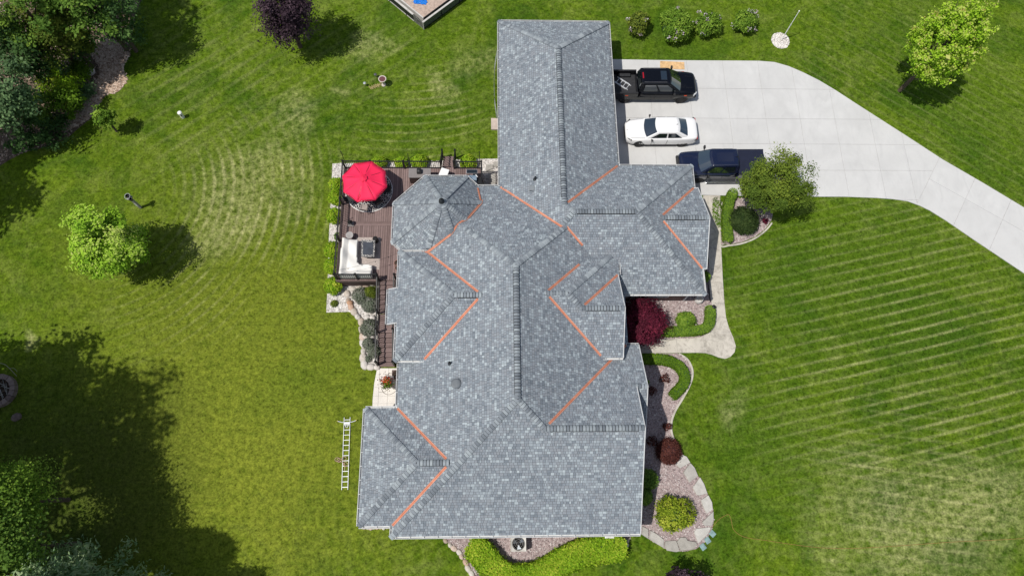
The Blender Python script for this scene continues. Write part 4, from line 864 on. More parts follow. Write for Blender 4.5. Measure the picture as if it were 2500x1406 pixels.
q = P(1024, 419, dz + 1.0); pot = thing('smoker_pot', 'black square cooker standing on the grey cabinet', 'cooker', (q.x, q.y, dz + .9)); pt('body', M['black'], pot, lambda m: m.box(q.x - .17, q.y - .15, dz + .9, q.x + .13, q.y + .17, dz + 1.14), bevel=.03); pt('lid', M['dark'], pot, lambda m: m.lathe([(.13, 0), (.12, .05), (.03, .08), (.03, .1)], (q.x - .02, q.y, dz + 1.14), 16))
gq = P(1154, 437, dz + 1.0); gr_ = thing('grill', 'steel lidded barbecue grill with dark cover beside the turret', 'grill', (gq.x, gq.y, dz)); M['steelblue'] = flat('steel_lid', (.38, .48, .56), .2, .7, var=.1); M['navycover'] = flat('navy_front', (.012, .03, .075), .35)
pt('cart', M['navycover'], gr_, lambda m: m.box(gq.x - .28, gq.y - .45, dz, gq.x + .28, gq.y + .12, dz + .95)); pt('lid', M['steelblue'], gr_, lambda m: m.add([(gq.x + sx * .27, gq.y + a, dz + b) for sx in (-1, 1) for a, b in ((-.2, .95), (-.17, 1.12), (0, 1.2), (.2, 1.14), (.26, .95))], [(0, 1, 6, 5), (1, 2, 7, 6), (2, 3, 8, 7), (3, 4, 9, 8), (4, 3, 2, 1, 0), (5, 6, 7, 8, 9)]), bevel=.02); pt('side_shelf', M['black'], gr_, lambda m: m.box(gq.x + .28, gq.y - .3, dz + .88, gq.x + .62, gq.y + .15, dz + .92)); pt('handle', M['white'], gr_, lambda m: m.obox((gq.x + .2, gq.y + .2, dz + 1.2), (gq.x + .32, gq.y + .05, dz + 1.16), .04, .04))
q = P(1152, 418, dz + .9); sp = thing('solar_board', 'small dark glossy panel leaning on the north railing', 'panel', (q.x, q.y, dz)); pt('panel', M['glassdark'], sp, lambda m: m.obox((q.x - .34, q.y, dz + .85), (q.x + .34, q.y, dz + .85), .26, .03)); pt('frame', M['alum'], sp, lambda m: m.obox((q.x - .36, q.y + .005, dz + .83), (q.x + .36, q.y + .005, dz + .83), .30, .02)); pt('stand', M['black'], sp, lambda m: (m.obox((q.x - .25, q.y, dz), (q.x - .05, q.y, dz + .83), .03, .03), m.obox((q.x + .25, q.y, dz), (q.x + .05, q.y, dz + .83), .03, .03)))
tp_ = [P(980 + a / 9.615, 360 + b / 9.615, dz + .75) for a, b in ((945, 468), (1130, 525), (1050, 740), (830, 740))]; ct = sum(tp_, Vector()) / 4; wt = thing('folding_table', 'white folding table top standing near the deck steps', 'table', (ct.x, ct.y, dz)); pt('table_top', M['white'], wt, lambda m: m.prism(tp_, dz + .71, dz + .75, .5, .01), bevel=.02)
for q in tp_: pt('leg', M['alum'], wt, lambda m: (lambda c: m.tube([(c.x, c.y, dz), (c.x, c.y, dz + .71)], .018, 8))(ct.lerp(q, .8)))
def wire_chair(loc, rz, label, seatm, framem, group):
    t = thing('patio_chair', label, 'chair', loc, rz, group); m = MB(); m.box(-.25, -.24, .42, .25, .24, .45); m.build('seat', seatm, t, False, bevel=.02)
    m = MB(); m.obox((0, .23, .45), (0, .33, .92), .5, .03, (1, 0, 0)); o = MB(); v = [(-.24, .22, .46), (.24, .22, .46), (.24, .34, .95), (-.24, .34, .95), (-.24, .25, .46), (.24, .25, .46), (.24, .37, .95), (-.24, .37, .95)]; o.add(v, [(0, 1, 2, 3), (7, 6, 5, 4), (0, 4, 5, 1), (1, 5, 6, 2), (2, 6, 7, 3), (3, 7, 4, 0)]); o.build('backrest', seatm, t, False, bevel=.01)
    for sx in (-1, 1):
        for sy in (-1, 1): pt('leg', framem, t, lambda m: m.tube([(sx * .24, sy * .22, .43), (sx * .26, sy * .25, 0)], .014, 6), False)
        pt('armrest', framem, t, lambda m: m.tube([(sx * .27, -.22, .43), (sx * .27, -.2, .66), (sx * .27, .26, .66)], .018, 6), False)
    return t
M['sling'] = flat('beige_sling', (.33, .29, .27), .85); M['slingdark'] = flat('charcoal_sling', (.03, .032, .034), .8)
for u, v_, lab, dk in ((889, 507, 'beige sling patio chair at the south rim of the round rug', 0), (922, 492, 'charcoal patio chair south east under the umbrella edge', 1), (944, 462, 'charcoal patio chair at the east rim of the round rug', 1), (853, 486, 'charcoal patio chair at the west railing under the umbrella', 1)):
    q = P(u, v_, dz + .45); d = Vector((uc.x - q.x, uc.y - q.y, 0)); wire_chair((q.x, q.y, dz + .02), math.atan2(d.y, d.x) + math.pi / 2, lab, M['slingdark' if dk else 'sling'], M['black'], 'patio chairs around the umbrella table')
tb = thing('patio_table', 'round dark glass table beneath the red umbrella', 'table', (uc.x + .01, uc.y, dz + .02)); pt('table_top', M['glassdark'], tb, lambda m: m.lathe([(.62, .70), (.62, .72)], (uc.x, uc.y, dz + .02), 32)); pt('rim', M['black'], tb, lambda m: m.lathe([(.62, .69), (.64, .69), (.64, .725), (.62, .725)], (uc.x, uc.y, dz + .02), 32))
for k in range(4): pt('leg', M['black'], tb, lambda m: m.tube([(uc.x + math.cos(k * 1.571 + .7) * .42, uc.y + math.sin(k * 1.571 + .7) * .42, dz + .02), (uc.x + math.cos(k * 1.571 + .7) * .3, uc.y + math.sin(k * 1.571 + .7) * .3, dz + .71)], .02, 6))
q = P(857, 548, dz); t = thing('lantern', 'black lantern on a grey square plinth by the west railing', 'lantern', (q.x, q.y, dz)); pt('plinth', M['cabtop'], t, lambda m: m.box(q.x - .19, q.y - .17, dz, q.x + .19, q.y + .17, dz + .08)); pt('cage', M['black'], t, lambda m: [m.obox((q.x + a * .1, q.y + b * .1, dz + .08), (q.x + a * .08, q.y + b * .08, dz + .4), .02, .02) for a in (-1, 1) for b in (-1, 1)]); pt('cap', M['black'], t, lambda m: m.lathe([(.16, .38), (.05, .5), (.02, .55)], (q.x, q.y, dz), 12)); pt('candle', M['white'], t, lambda m: m.lathe([(.04, .08), (.04, .22)], (q.x, q.y, dz), 10))
q = P(853, 574, dz + .5); t = thing('side_table', 'round pale glass side table above the covered sofa', 'table', (q.x, q.y, dz)); pt('table_top', flat('frosted_glass', (.36, .34, .33), .25), t, lambda m: m.lathe([(.24, .48), (.24, .5)], (q.x, q.y, dz), 24))
for k in range(3): pt('leg', M['black'], t, lambda m: m.tube([(q.x + math.cos(k * 2.1) * .22, q.y + math.sin(k * 2.1) * .22, dz), (q.x + math.cos(k * 2.1 + .5) * .14, q.y + math.sin(k * 2.1 + .5) * .14, dz + .48)], .012, 6))
for k, (u, v_, lab) in enumerate(((971, 643, 'terracotta bowl planter against the wing wall on the deck'), (973, 654, 'larger terracotta planter below the bowl against the wing wall'))):
    q = P(u, v_, dz + .3); t = thing('planter', lab, 'planter', (q.x, q.y, dz)); pt('pot', flat('terracotta', (.30, .17, .14), .8), t, lambda m: m.lathe([(.14, 0), (.22, .3), (.25, .32), (.25, .36), (.21, .36), (.2, .3)], (q.x, q.y, dz), 18)); pt('soil', M['soil'], t, lambda m: m.lathe([(.205, .30), (.205, .32)], (q.x, q.y, dz), 18))
# patio table with flowers
q = P(945, 934, .75); t = thing('garden_table', 'small pale table on the cream patio carrying a flower pot', 'table', (q.x, q.y, .05)); x0, y0, x1, y1 = bxp(930, 917, 961, 947, .7); pt('table_top', M['patio'], t, lambda m: m.box(x0, y0, .66, x1, y1, .7), bevel=.02)
for a in (x0 + .06, x1 - .06):
    for b in (y0 + .06, y1 - .06): pt('leg', M['cabtop'], t, lambda m: m.box(a - .02, b - .02, .05, a + .02, b + .02, .66))
q = P(966, 912, .5); t = thing('planter', 'brown square planter with bare soil under the eave on the patio', 'planter', (q.x, q.y, .05)); pt('pot', flat('brown_pot', (.12, .085, .075), .7), t, lambda m: m.box(q.x - .24, q.y - .24, .05, q.x + .24, q.y + .24, .5), bevel=.02); pt('soil', M['soil'], t, lambda m: m.lathe([(.19, .5), (.19, .51)], (q.x, q.y, 0), 18))
m = MB(); m.tube(smooth_path([P(925, 957, .07), P(938, 956, .07), P(952, 946, .07), P(960, 940, .07)], 6), .012, 6); m.tube(smooth_path([P(930, 945, .08), P(936, 958, .08), P(948, 963, .08), P(960, 959, .08), P(970, 950, .08)], 6), .012, 6); m.tube(smooth_path([P(944, 917, .07), P(950, 911, .07), P(960, 910, .07)], 5), .012, 6); tag(m.build('garden_hose', flat('grey_hose', (.28, .26, .23), .7), None), 'thin grey hose looped on the cream patio', 'hose')
# ------------------------------------------------------------------ vehicles
def paint(name, c, rough=.22, coat=1.0): return NT(name).set(Base_Color=tuple(c) + (1,), Roughness=rough, Specular_IOR_Level=.5 * coat, Coat_Weight=coat, Coat_Roughness=.03).m
M['pwhite'] = paint('white_car_paint', (.80, .80, .80), .3); M['pblack'] = paint('black_car_paint', (.003, .0035, .006), .25, .45); M['pnavy'] = paint('navy_car_paint', (.006, .010, .034), .22)
M['cglass'] = NT('car_glass').set(Base_Color=(.010, .016, .018, 1), Roughness=.03, Specular_IOR_Level=1.0, IOR=2.1).m
M['chrome'] = flat('chrome', (.75, .76, .78), .15, .95, var=.05); M['lamp'] = NT('lamp_lens').set(Base_Color=(.55, .57, .58, 1), Roughness=.1).m; M['redlens'] = NT('red_lens').set(Base_Color=(.35, .01, .02, 1), Roughness=.15).m; M['amber'] = NT('amber_lens').set(Base_Color=(.6, .07, .015, 1), Roughness=.2).m
M['bedliner'] = flat('bed_liner', (.025, .026, .03), .7, var=.3, scale=8); M['greyclad'] = flat('grey_lower_body', (.12, .12, .13), .4, .3)
def loft(rings, name, mat, parent, sub=1, caps=True):
    n = len(rings[0]); v = [q for r_ in rings for q in r_]; f = []
    for i in range(len(rings) - 1):
        for k in range(n): f.append((i * n + k, i * n + (k + 1) % n, (i + 1) * n + (k + 1) % n, (i + 1) * n + k))
    if caps: f += [tuple(range(n - 1, -1, -1)), tuple(range((len(rings) - 1) * n, len(rings) * n))]
    m = MB(); m.add(v, f); return m.build(name, mat, parent, False, smooth=True, sub=sub)
def car_ring(x, hw, zb, zm, zs, zt, tuck=.82, crown=.02):
    h = [(0, zb), (hw * .86, zb), (hw * .98, zb + .1), (hw, zm), (hw * .975, zs), (hw * tuck, zt), (hw * .4, zt + crown * .8), (0, zt + crown)]
    return [(x, -y, z) for y, z in h] + [(x, y, z) for y, z in h[-2:0:-1]]
def wheel(t, x, y, r, w_, sgn, rimm):
    wl = thing_part('wheel', t); 
    ax = lambda prof, mat, nm, par, n=28: (lambda m: (m.add([(x + rr * math.cos(a), y + sgn * yy, r + rr * math.sin(a)) for rr, yy in prof for a in [2 * math.pi * k / n for k in range(n)]], [(i * n + k, i * n + (k + 1) % n, (i + 1) * n + (k + 1) % n, (i + 1) * n + k) for i in range(len(prof) - 1) for k in range(n)] + [tuple(range((len(prof) - 1) * n, len(prof) * n)), tuple(range(n))]), m.build(nm, mat, par, False))[1])(MB())
    ax([(r * .98, -w_), (r, -w_ * .85), (r, -w_ * .1), (r * .97, .0), (r * .74, .0), (r * .70, -.02)], M['rubber'], 'tyre', wl); rm = ax([(r * .72, -.015), (r * .72, .004), (r * .68, .006), (r * .64, -.05)], rimm, 'rim', wl)
    m = MB()
    for k in range(7):
        a = 2 * math.pi * k / 7; m.obox((x + math.cos(a) * r * .1, y - sgn * .012, r + math.sin(a) * r * .1), (x + math.cos(a) * r * .66, y - sgn * .012, r + math.sin(a) * r * .66), .05, .03, (0, 1, 0))
    m.build('spokes', rimm, wl, False)
def thing_part(name, t):
    o = link(bpy.data.objects.new(name, None)); o.parent = t; return o
def quadpatch(name, mat, parent, a, b, c, d, off=.012, n=5, bow=None):
    """bilinear patch a-b (bottom) d-c (top); bow(s,t) moves x"""
    a, b, c, d = (Vector(q) for q in (a, b, c, d)); nn = (b - a).cross(d - a).normalized(); v = []
    for i in range(n + 1):
        for j in range(n + 1):
            s_, t_ = j / n, i / n; q = a.lerp(b, s_).lerp(d.lerp(c, s_), t_) + nn * off
            if bow: q.x += bow(s_, t_)
            v.append(q)
    m = MB(); m.add(v, [(i * (n + 1) + j, i * (n + 1) + j + 1, (i + 1) * (n + 1) + j + 1, (i + 1) * (n + 1) + j) for i in range(n) for j in range(n)]); return m.build(name, mat, parent, False, smooth=True)
def cabin(t, mat, F, Rr, fT, rT, wb, wt, zb, zt, bow=.12, splits=((.06, .5), (.54, .93)), bowr=.05, zside=None):
    """cab body with glass set into it"""
    n = 8; v = []; f = []
    def row(xf, xr, w_, z, bf, br, m_=8):
        r_ = []
        for j in range(m_ + 1): s_ = j / m_ * 2 - 1; r_.append((xf + bf * (1 - s_ * s_), w_ * s_, z))
        for k in (1, 2, 3): r_.append((xf + (xr - xf) * k / 4, w_ * 1.02, z))
        for j in range(m_ + 1): s_ = 1 - j / m_ * 2; r_.append((xr - br * (1 - s_ * s_), w_ * s_, z))
        for k in (3, 2, 1): r_.append((xf + (xr - xf) * k / 4, -w_ * 1.02, z))
        return r_
    rows = [row(F, Rr, wb, zb, bow, bowr), row(fT, rT, wt, zt, bow * .7, bowr), row(fT - .08, rT + .08, wt - .07, zt + .035, bow * .6, bowr), row(fT - .35, rT + .35, wt - .3, zt + .05, bow * .3, bowr * .5)]
    k = len(rows[0]); v = [q for r_ in rows for q in r_]
    for i in range(3):
        for j in range(k): f.append((i * k + j, i * k + (j + 1) % k, (i + 1) * k + (j + 1) % k, (i + 1) * k + j))
    f.append(tuple(range(3 * k, 4 * k))); m = MB(); m.add(v, f); cb_ = m.build('cab', mat, t, False, smooth=False); bv = cb_.modifiers.new('b', 'BEVEL'); bv.width = .07; bv.segments = 4; bv.limit_method = 'ANGLE'; bv.angle_limit = R(20)
    def L(a, b, u): return tuple(a[i] + (b[i] - a[i]) * u for i in range(3))
    i0, i1 = .05, .93; e = .05
    def fr(y, u): return L((F, y * wb, zb), (fT, y * wt, zt), u)
    def rrp(y, u): return L((Rr, y * wb, zb), (rT, y * wt, zt), u)
    quadpatch('windshield', M['cglass'], cb_, fr(-.92, i0), fr(.92, i0), fr(.92, i1), fr(-.92, i1), .014, 8, lambda s_, t_: (bow + (bow * .7 - bow) * (i0 + (i1 - i0) * t_)) * (1 - ((s_ * 2 - 1) * .92) ** 2))
    quadpatch('rear_window', M['cglass'], cb_, rrp(.86, .12), rrp(-.86, .12), rrp(-.86, .9), rrp(.86, .9), .014, 8, lambda s_, t_: -bowr * (1 - ((s_ * 2 - 1) * .86) ** 2))
    for sg in (-1, 1):
        for s0, s1 in splits:
            lo, hi = .12, .86
            A = L(fr(sg, lo), rrp(sg, lo), s0 + (.0)); B = L(fr(sg, lo), rrp(sg, lo), s1); C = L(fr(sg, hi), rrp(sg, hi), s1 - (.03 if s1 > .8 else 0)); D = L(fr(sg, hi), rrp(sg, hi), s0 + (.05 if s0 < .2 else 0))
            quadpatch('side_window', M['cglass'], cb_, *[(a[0], a[1] + sg * (.03 + .012), a[2]) for a in ((A, B, C, D) if sg < 0 else (B, A, D, C))], off=0, n=2)
    return cb_
def mirror_(t, x, y, z, sg, s_=1.0, mat=None):
    m = MB(); m.obox((x, sg * y, z - .02), (x - .02, sg * (y + .12), z + .04), .05, .04); m.build('mirror_arm', M['dark'], t, False); m = MB(); m.box(x - .09, min(sg * (y + .1), sg * (y + .1 + .16 * s_)), z - .02, x + .03, max(sg * (y + .1), sg * (y + .1 + .16 * s_)), z + .16 * s_); m.build('mirror', mat or M['dark'], t, False, bevel=.03)
def seam(t, pts, w_=.012): 
    m = MB()
    for a, b in zip(pts, pts[1:]): m.obox(a, b, w_, .006)
    m.build('panel_seam', M['dark'], t, False)
def wheels(t, xs, y, r, w_, rimm, well=True):
    for x in xs:
        for sg in (-1, 1):
            if well:
                m = MB(); n = 20; v = [(x + (r + .055) * math.cos(a), sg * (y - .012), r + .02 + (r + .055) * math.sin(a)) for a in np.linspace(-.35, math.pi + .35, n)] + [(x + (r + .055) * math.cos(a), sg * (y - .25), r + .02 + (r + .055) * math.sin(a)) for a in np.linspace(-.35, math.pi + .35, n)]
                f = [(i, i + 1, n + i + 1, n + i) for i in range(n - 1)] + [tuple(range(n))]; m.add(v, f); m.build('wheel_arch', M['dark'], t, False)
            wheel(t, x, sg * y, r, w_, sg, rimm)
# --- white sedan
sd = thing('parked_car', 'white four door sedan parked between two pickup trucks', 'car', (11.9, 25.32, .05), math.pi + R(.5), 'vehicles parked on the driveway')
rg = [(2.50, .55, .34, .50, .62, .66), (2.42, .74, .22, .48, .66, .72), (2.15, .88, .20, .52, .76, .82), (1.5, .945, .19, .56, .86, .92), (.9, .95, .19, .58, .93, .99), (0, .945, .19, .58, .95, 1.01), (-1.0, .95, .19, .60, .98, 1.03), (-1.6, .955, .20, .62, 1.0, 1.06), (-2.1, .93, .24, .62, 1.0, 1.07), (-2.42, .86, .30, .62, .96, 1.03), (-2.52, .72, .38, .62, .88, .95)]
body = loft([car_ring(*q) for q in rg], 'body', M['pwhite'], sd, 2); cabin(sd, M['pwhite'], 1.12, -1.86, .36, -1.02, .80, .60, .98, 1.42, .16, ((.07, .46), (.50, .86)), .10)
wheels(sd, (1.5, -1.5), .935, .35, .22, M['rim_dark']); [mirror_(sd, .78, .84, .95, sg, .8) for sg in (-1, 1)]
for sg in (-1, 1):
    pt('headlight', M['dark'], sd, lambda m: m.obox((2.37, sg * .60, .70), (2.12, sg * .84, .78), .08, .05), False); pt('tail_light', M['redlens'], sd, lambda m: m.obox((-2.46, sg * .5, .90), (-2.44, sg * .84, .90), .06, .1), False); pt('tail_trim', M['dark'], sd, lambda m: m.obox((-2.40, sg * .86, .84), (-2.30, sg * .905, .88), .05, .14), False)
    seam(sd, [(.72, sg * .952, .3), (.70, sg * .945, .92)], .02); seam(sd, [(-.35, sg * .951, .3), (-.35, sg * .945, .94)], .02); seam(sd, [(2.2, sg * .70, .86), (1.2, sg * .78, .975)])
pt('grille', M['dark'], sd, lambda m: m.obox((2.5, -.45, .5), (2.5, .45, .5), .05, .14), False); pt('antenna', M['dark'], sd, lambda m: m.add([(-.9, 0, 1.46), (-1.02, .025, 1.46), (-1.02, -.025, 1.46), (-1.03, 0, 1.54)], [(0, 1, 3), (0, 3, 2), (1, 2, 3)]), False); pt('sill', M['dark'], sd, lambda m: (m.box(-1.1, -.93, .16, 1.1, -.88, .26), m.box(-1.1, .88, .16, 1.1, .93, .26)), False); pt('badge', M['dark'], sd, lambda m: m.lathe([(.035, .0), (.03, .015)], (2.36, 0, .745), 10), False)
# --- pickups
def pickup(t, mat, lowm, nose, hb, wsT, rfR, tail, wb2, hw, roofz, cover, wheelm, r=.40):
    zb, zs = .42, 1.16; bx = rfR - .12
    rg = [(nose, hw * .78, .55, .75, .92, .98, .86), (nose - .08, hw * .90, .42, .75, 1.02, 1.10, .86), (nose - .35, hw * .97, .42, .78, 1.06, 1.15, .84), (hb + .35, hw, .42, .78, 1.13, 1.21, .82), (hb, hw, .42, .78, 1.15, 1.24, .82), (hb - .4, hw, .42, .78, 1.16, 1.25, .84), (bx + .3, hw, .42, .78, 1.17, 1.25, .86), (bx, hw, .42, .78, 1.17, 1.25, .86)]
    loft([car_ring(a, b, c, d, e, f, g, .025) for a, b, c, d, e, f, g in rg], 'body', mat, t, 1)
    cabin(t, mat, hb - .02, bx + .02, wsT, rfR, hw * .86, hw * .66, 1.22, roofz - .05, .16, ((.07, .47), (.52, .90)), .03)
    # bed
    b0, b1 = bx - .03, tail
    bd = pt('bed', mat, t, lambda m: (m.box(b1, -hw, .5, b0, -hw + .10, 1.22), m.box(b1, hw - .10, .5, b0, hw, 1.22), m.box(b1, -hw + .1, .5, b1 + .07, hw - .1, 1.2), m.box(b0 - .05, -hw + .1, .5, b0, hw - .1, 1.24)), False, bevel=.025)
    pt('bed_floor', M['bedliner'], bd, lambda m: m.box(b1 + .07, -hw + .1, .70, b0 - .05, hw - .1, .76), False); [pt('bed_rail', M['dark'], bd, lambda m: m.box(b1, y_ - .055, 1.22, b0, y_ + .055, 1.245), False) for y_ in (-hw + .065, hw - .065)]
    for sg in (-1, 1): pt('wheel_hump', M['bedliner'], bd, lambda m: m.box(-wb2 - .45, min(sg * (hw - .1), sg * (hw - .34)), .76, -wb2 + .45, max(sg * (hw - .1), sg * (hw - .34)), .96), False, bevel=.05)
    if cover: pt('bed_cover', cover, bd, lambda m: m.box(b1 + .03, -hw + .05, 1.245, b0 - .01, hw - .05, 1.275), False, bevel=.015)
    wheels(t, (wb2, -wb2), hw - .01, r, .26, wheelm); [mirror_(t, hb - .42, hw * .93, 1.18, sg, 1.35) for sg in (-1, 1)]
    for sg in (-1, 1):
        pt('headlight', M['lamp'], t, lambda m: m.obox((nose - .02, sg * hw * .72, .95), (nose - .22, sg * hw * .955, .97), .08, .16), False); pt('tail_light', M['redlens'], t, lambda m: m.obox((b1 - .005, sg * (hw - .07), .8), (b1 - .005, sg * (hw - .07), 1.15), .1, .04), False)
        pt('lower_body', lowm, t, lambda m: m.box(-wb2 + .6, min(sg * (hw - .05), sg * (hw + .006)), .46, wb2 - .6, max(sg * (hw - .05), sg * (hw + .006)), .80), False, bevel=.02); seam(t, [(hb - .5, sg * (hw + .004), .5), (hb - .5, sg * (hw + .004), 1.14)], .02); seam(t, [((hb - .5 + bx) / 2, sg * (hw + .004), .5), ((hb - .5 + bx) / 2, sg * (hw + .004), 1.14)], .02)
        seam(t, [(nose - .3, sg * hw * .45, 1.165), (hb + .15, sg * hw * .5, 1.235)])
    pt('front_bumper', M['dark'], t, lambda m: m.box(nose - .12, -hw * .86, .48, nose + .04, hw * .86, .68), False, bevel=.03); pt('grille', M['dark'], t, lambda m: m.box(nose - .03, -hw * .6, .70, nose + .02, hw * .6, .98), False); pt('rear_bumper', M['dark'], t, lambda m: m.box(b1 - .16, -hw * .9, .5, b1, hw * .9, .66), False, bevel=.03)
bt = thing('pickup_truck', 'black crew cab pickup with open bed nearest the garage', 'truck', (11.615, 28.95, .05), R(.4), 'vehicles parked on the driveway')
pickup(bt, M['pblack'], M['pblack'], 3.03, 1.78, .90, -1.06, -3.3, 2.035, 1.0, 1.95, None, M['rim_dark'])
pt('sunroof', M['cglass'], bt, lambda m: m.box(.30, -.36, 1.945, .72, .36, 1.962), False, bevel=.01); pt('brake_light', M['redlens'], bt, lambda m: m.box(-.98, -.24, 1.925, -.90, .24, 1.958), False)
for sg in (-1, 1):
    for x in (2.2, -2.0): pt('marker_light', M['amber'], bt, lambda m: m.obox((x - .1, sg * 1.005, .98), (x + .1, sg * 1.005, .98), .03, .05), False)
    pt('roof_rail', M['greyclad'], bt, lambda m: m.box(-.9, sg * .56 - .015, 1.94, .7, sg * .56 + .015, 1.956), False)
nt_ = thing('pickup_truck', 'navy blue crew cab pickup half hidden by the leafy tree', 'truck', (16.035, 22.56, .05), math.pi + R(.6), 'vehicles parked on the driveway')
pickup(nt_, M['pnavy'], M['greyclad'], 3.16, 1.80, 1.12, -.64, -2.72, 1.825, .98, 1.92, flat('bed_cover', (.012, .015, .034), .5), M['rim_dark'])
for sg in (-1, 1): pt('running_board', M['chrome'], nt_, lambda m: m.box(-1.2, min(sg * .99, sg * 1.14), .36, 1.25, max(sg * .99, sg * 1.14), .42), False, bevel=.02)
pt('roof_antenna', M['dark'], nt_, lambda m: m.add([(-.42, 0, 1.93), (-.6, .03, 1.93), (-.6, -.03, 1.93), (-.6, 0, 2.0)], [(0, 1, 3), (0, 3, 2), (1, 2, 3)]), False); pt('wiper', M['dark'], nt_, lambda m: m.obox((1.86, -.5, 1.27), (1.92, .4, 1.27), .02, .02), False)

# --- ladders
def ladder(t, L_, w_, rung, mat, z=.0, n=None):
    for sg in (-1, 1): pt('rail', mat, t, lambda m: m.box(-L_ / 2, sg * w_ / 2 - .014, z, L_ / 2, sg * w_ / 2 + .014, z + .075), False)
    n = n or int(L_ / rung)
    for i in range(n): pt('rung', mat, t, lambda m: m.obox((-L_ / 2 + (i + .5) * L_ / n, -w_ / 2, z + .04), (-L_ / 2 + (i + .5) * L_ / n, w_ / 2, z + .04), .035, .03), False)
M['ladder'] = flat('bright_aluminium', (.74, .76, .78), .3, .35, var=.06)
a, b = P(847.5, 1018, .08), P(841.5, 1195, .08); d = a - b; lt = thing('extension_ladder', 'aluminium extension ladder lying on the lawn beside the house', 'ladder', ((a.x + b.x) / 2, (a.y + b.y) / 2, .0), math.atan2(d.y, d.x)); L_ = d.length
ladder(lt, L_, .36, .3, M['ladder']); pt('standoff_bar', M['ladder'], lt, lambda m: m.tube([(L_ / 2 - .22, -.56, .12), (L_ / 2 - .3, -.3, .1), (L_ / 2 - .3, .3, .1), (L_ / 2 - .22, .56, .12)], .025, 8), False); pt('standoff_plate', M['ladder'], lt, lambda m: m.box(L_ / 2 - .42, -.18, .076, L_ / 2 - .28, .18, .09), False)
for sg in (-1, 1): pt('standoff_strut', M['ladder'], lt, lambda m: m.obox((L_ / 2 - .36, sg * .14, .09), (L_ / 2 - .62, sg * .03, .09), .03, .02), False); pt('rubber_tip', flat('yellow_tip', (.5, .42, .12), .7), lt, lambda m: m.lathe([(.035, -.04), (.04, .0), (.03, .04)], (L_ / 2 - .21, sg * .57, .12), 10), False)
m = MB()
for k, (u, v_) in enumerate(((823, 1121), (828, 1123), (840, 1119), (844, 1133))):
    q = P(u, v_, .1); m.tube([q + Vector((math.cos(t) * .13, math.sin(t) * .11, .01 * k)) for t in np.linspace(0, 6.0, 16)], .014, 5)
m.tube(smooth_path([P(826, 1123, .1), P(836, 1128, .12), P(842, 1134, .1), P(841, 1148, .1)], 5), .014, 5); tag(m.build('rope', flat('pink_rope', (.55, .34, .30), .85), None), 'coil of pinkish rope lying across the ladder on the lawn', 'rope')
q = P(1490 + 330 / 10.817, 140 + 690 / 10.817, .9); sl_ = thing('short_ladder', 'short aluminium ladder lying in the black truck bed', 'ladder', (q.x, q.y, .812), R(-37)); ladder(sl_, 1.15, .42, .27, M['ladder'], 0, 4)
for sg in (-1, 1): pt('rail_flare', M['ladder'], sl_, lambda m: m.box(-.62, sg * .255 - .014, .0, .42, sg * .255 + .014, .07), False)
cor = [P(1490 + a / 10.817, 140 + b / 10.817) for a, b in ((1310, 118), (1945, 150), (1955, 340), (1310, 320))]; o = pt('plywood_sheet', flat('raw_plywood', (.62, .40, .20), .8, var=.25, scale=5), None, lambda m: m.prism(cor, .054, .072)); tag(o, 'tan plywood sheet lying on the driveway beside the black truck', 'plywood')
# ------------------------------------------------------------------ garden objects
def solid_at(name, label, cat, u, v_, parts, group=None, z0=0):
    q = P(u, v_, z0); t = thing(name, label, cat, (q.x, q.y, z0), 0, group)
    for nm, mat, fn in parts: pt(nm, mat, t, lambda m: fn(m), False)
    return t
# AC unit
a, b = P(1248, 1346, .85), P(1284, 1307, .85); ac = thing('air_conditioner', 'beige air conditioner unit with exposed fan south of the house', 'air conditioner', ((a.x + b.x) / 2, (a.y + b.y) / 2, .02)); hx, hy = (b.x - a.x) / 2, (b.y - a.y) / 2
M['acbeige'] = flat('ac_beige', (.52, .50, .46), .5, var=.06)
pt('pad', M['walk'], ac, lambda m: m.box(-hx - .02, -hy - .02, 0, hx + .02, hy + .02, .06), False); pt('cabinet', M['acbeige'], ac, lambda m: (m.box(-hx, -hy, .06, hx, -hy + .03, .8), m.box(-hx, hy - .03, .06, hx, hy, .8), m.box(-hx, -hy + .03, .06, -hx + .03, hy - .03, .8), m.box(hx - .03, -hy + .03, .06, hx, hy - .03, .8)), False, bevel=.02); pt('interior', M['dark'], ac, lambda m: m.box(-hx + .03, -hy + .03, .2, hx - .03, hy - .03, .35), False)
M['greyfan'] = flat('fan_steel', (.22, .24, .26), .35, .6); ro = min(hx, hy) - .055
def top_ring(m):
    n = 32; v = []; f = []
    for k in range(n):
        t = 2 * math.pi * k / n; c, s_ = math.cos(t), math.sin(t); e = 1 / max(abs(c), abs(s_)); v += [(c * ro, s_ * ro, .80), (c * e * hx, s_ * e * hy, .83), (c * e * hx, s_ * e * hy, .79), (c * ro, s_ * ro, .6)]
    for k in range(n): k2 = (k + 1) % n; f += [(k * 4, k * 4 + 1, k2 * 4 + 1, k2 * 4), (k * 4 + 1, k * 4 + 2, k2 * 4 + 2, k2 * 4 + 1), (k * 4 + 3, k * 4, k2 * 4, k2 * 4 + 3)]
    m.add(v, f)
pt('top_panel', M['acbeige'], ac, top_ring, False)
for k in range(3):
    a = k * 2.094 + .5; pt('fan_blade', M['greyfan'], ac, lambda m: m.add([(math.cos(a - .15) * .06, math.sin(a - .15) * .06, .66), (math.cos(a + .2) * .06, math.sin(a + .2) * .06, .70), (math.cos(a + .55) * ro * .92, math.sin(a + .55) * ro * .92, .73), (math.cos(a - .25) * ro * .92, math.sin(a - .25) * ro * .92, .64)], [(0, 1, 2, 3)]), False)
pt('fan_hub', M['dark'], ac, lambda m: m.lathe([(.07, .6), (.07, .72), (.04, .75)], (0, 0, 0), 14), False)
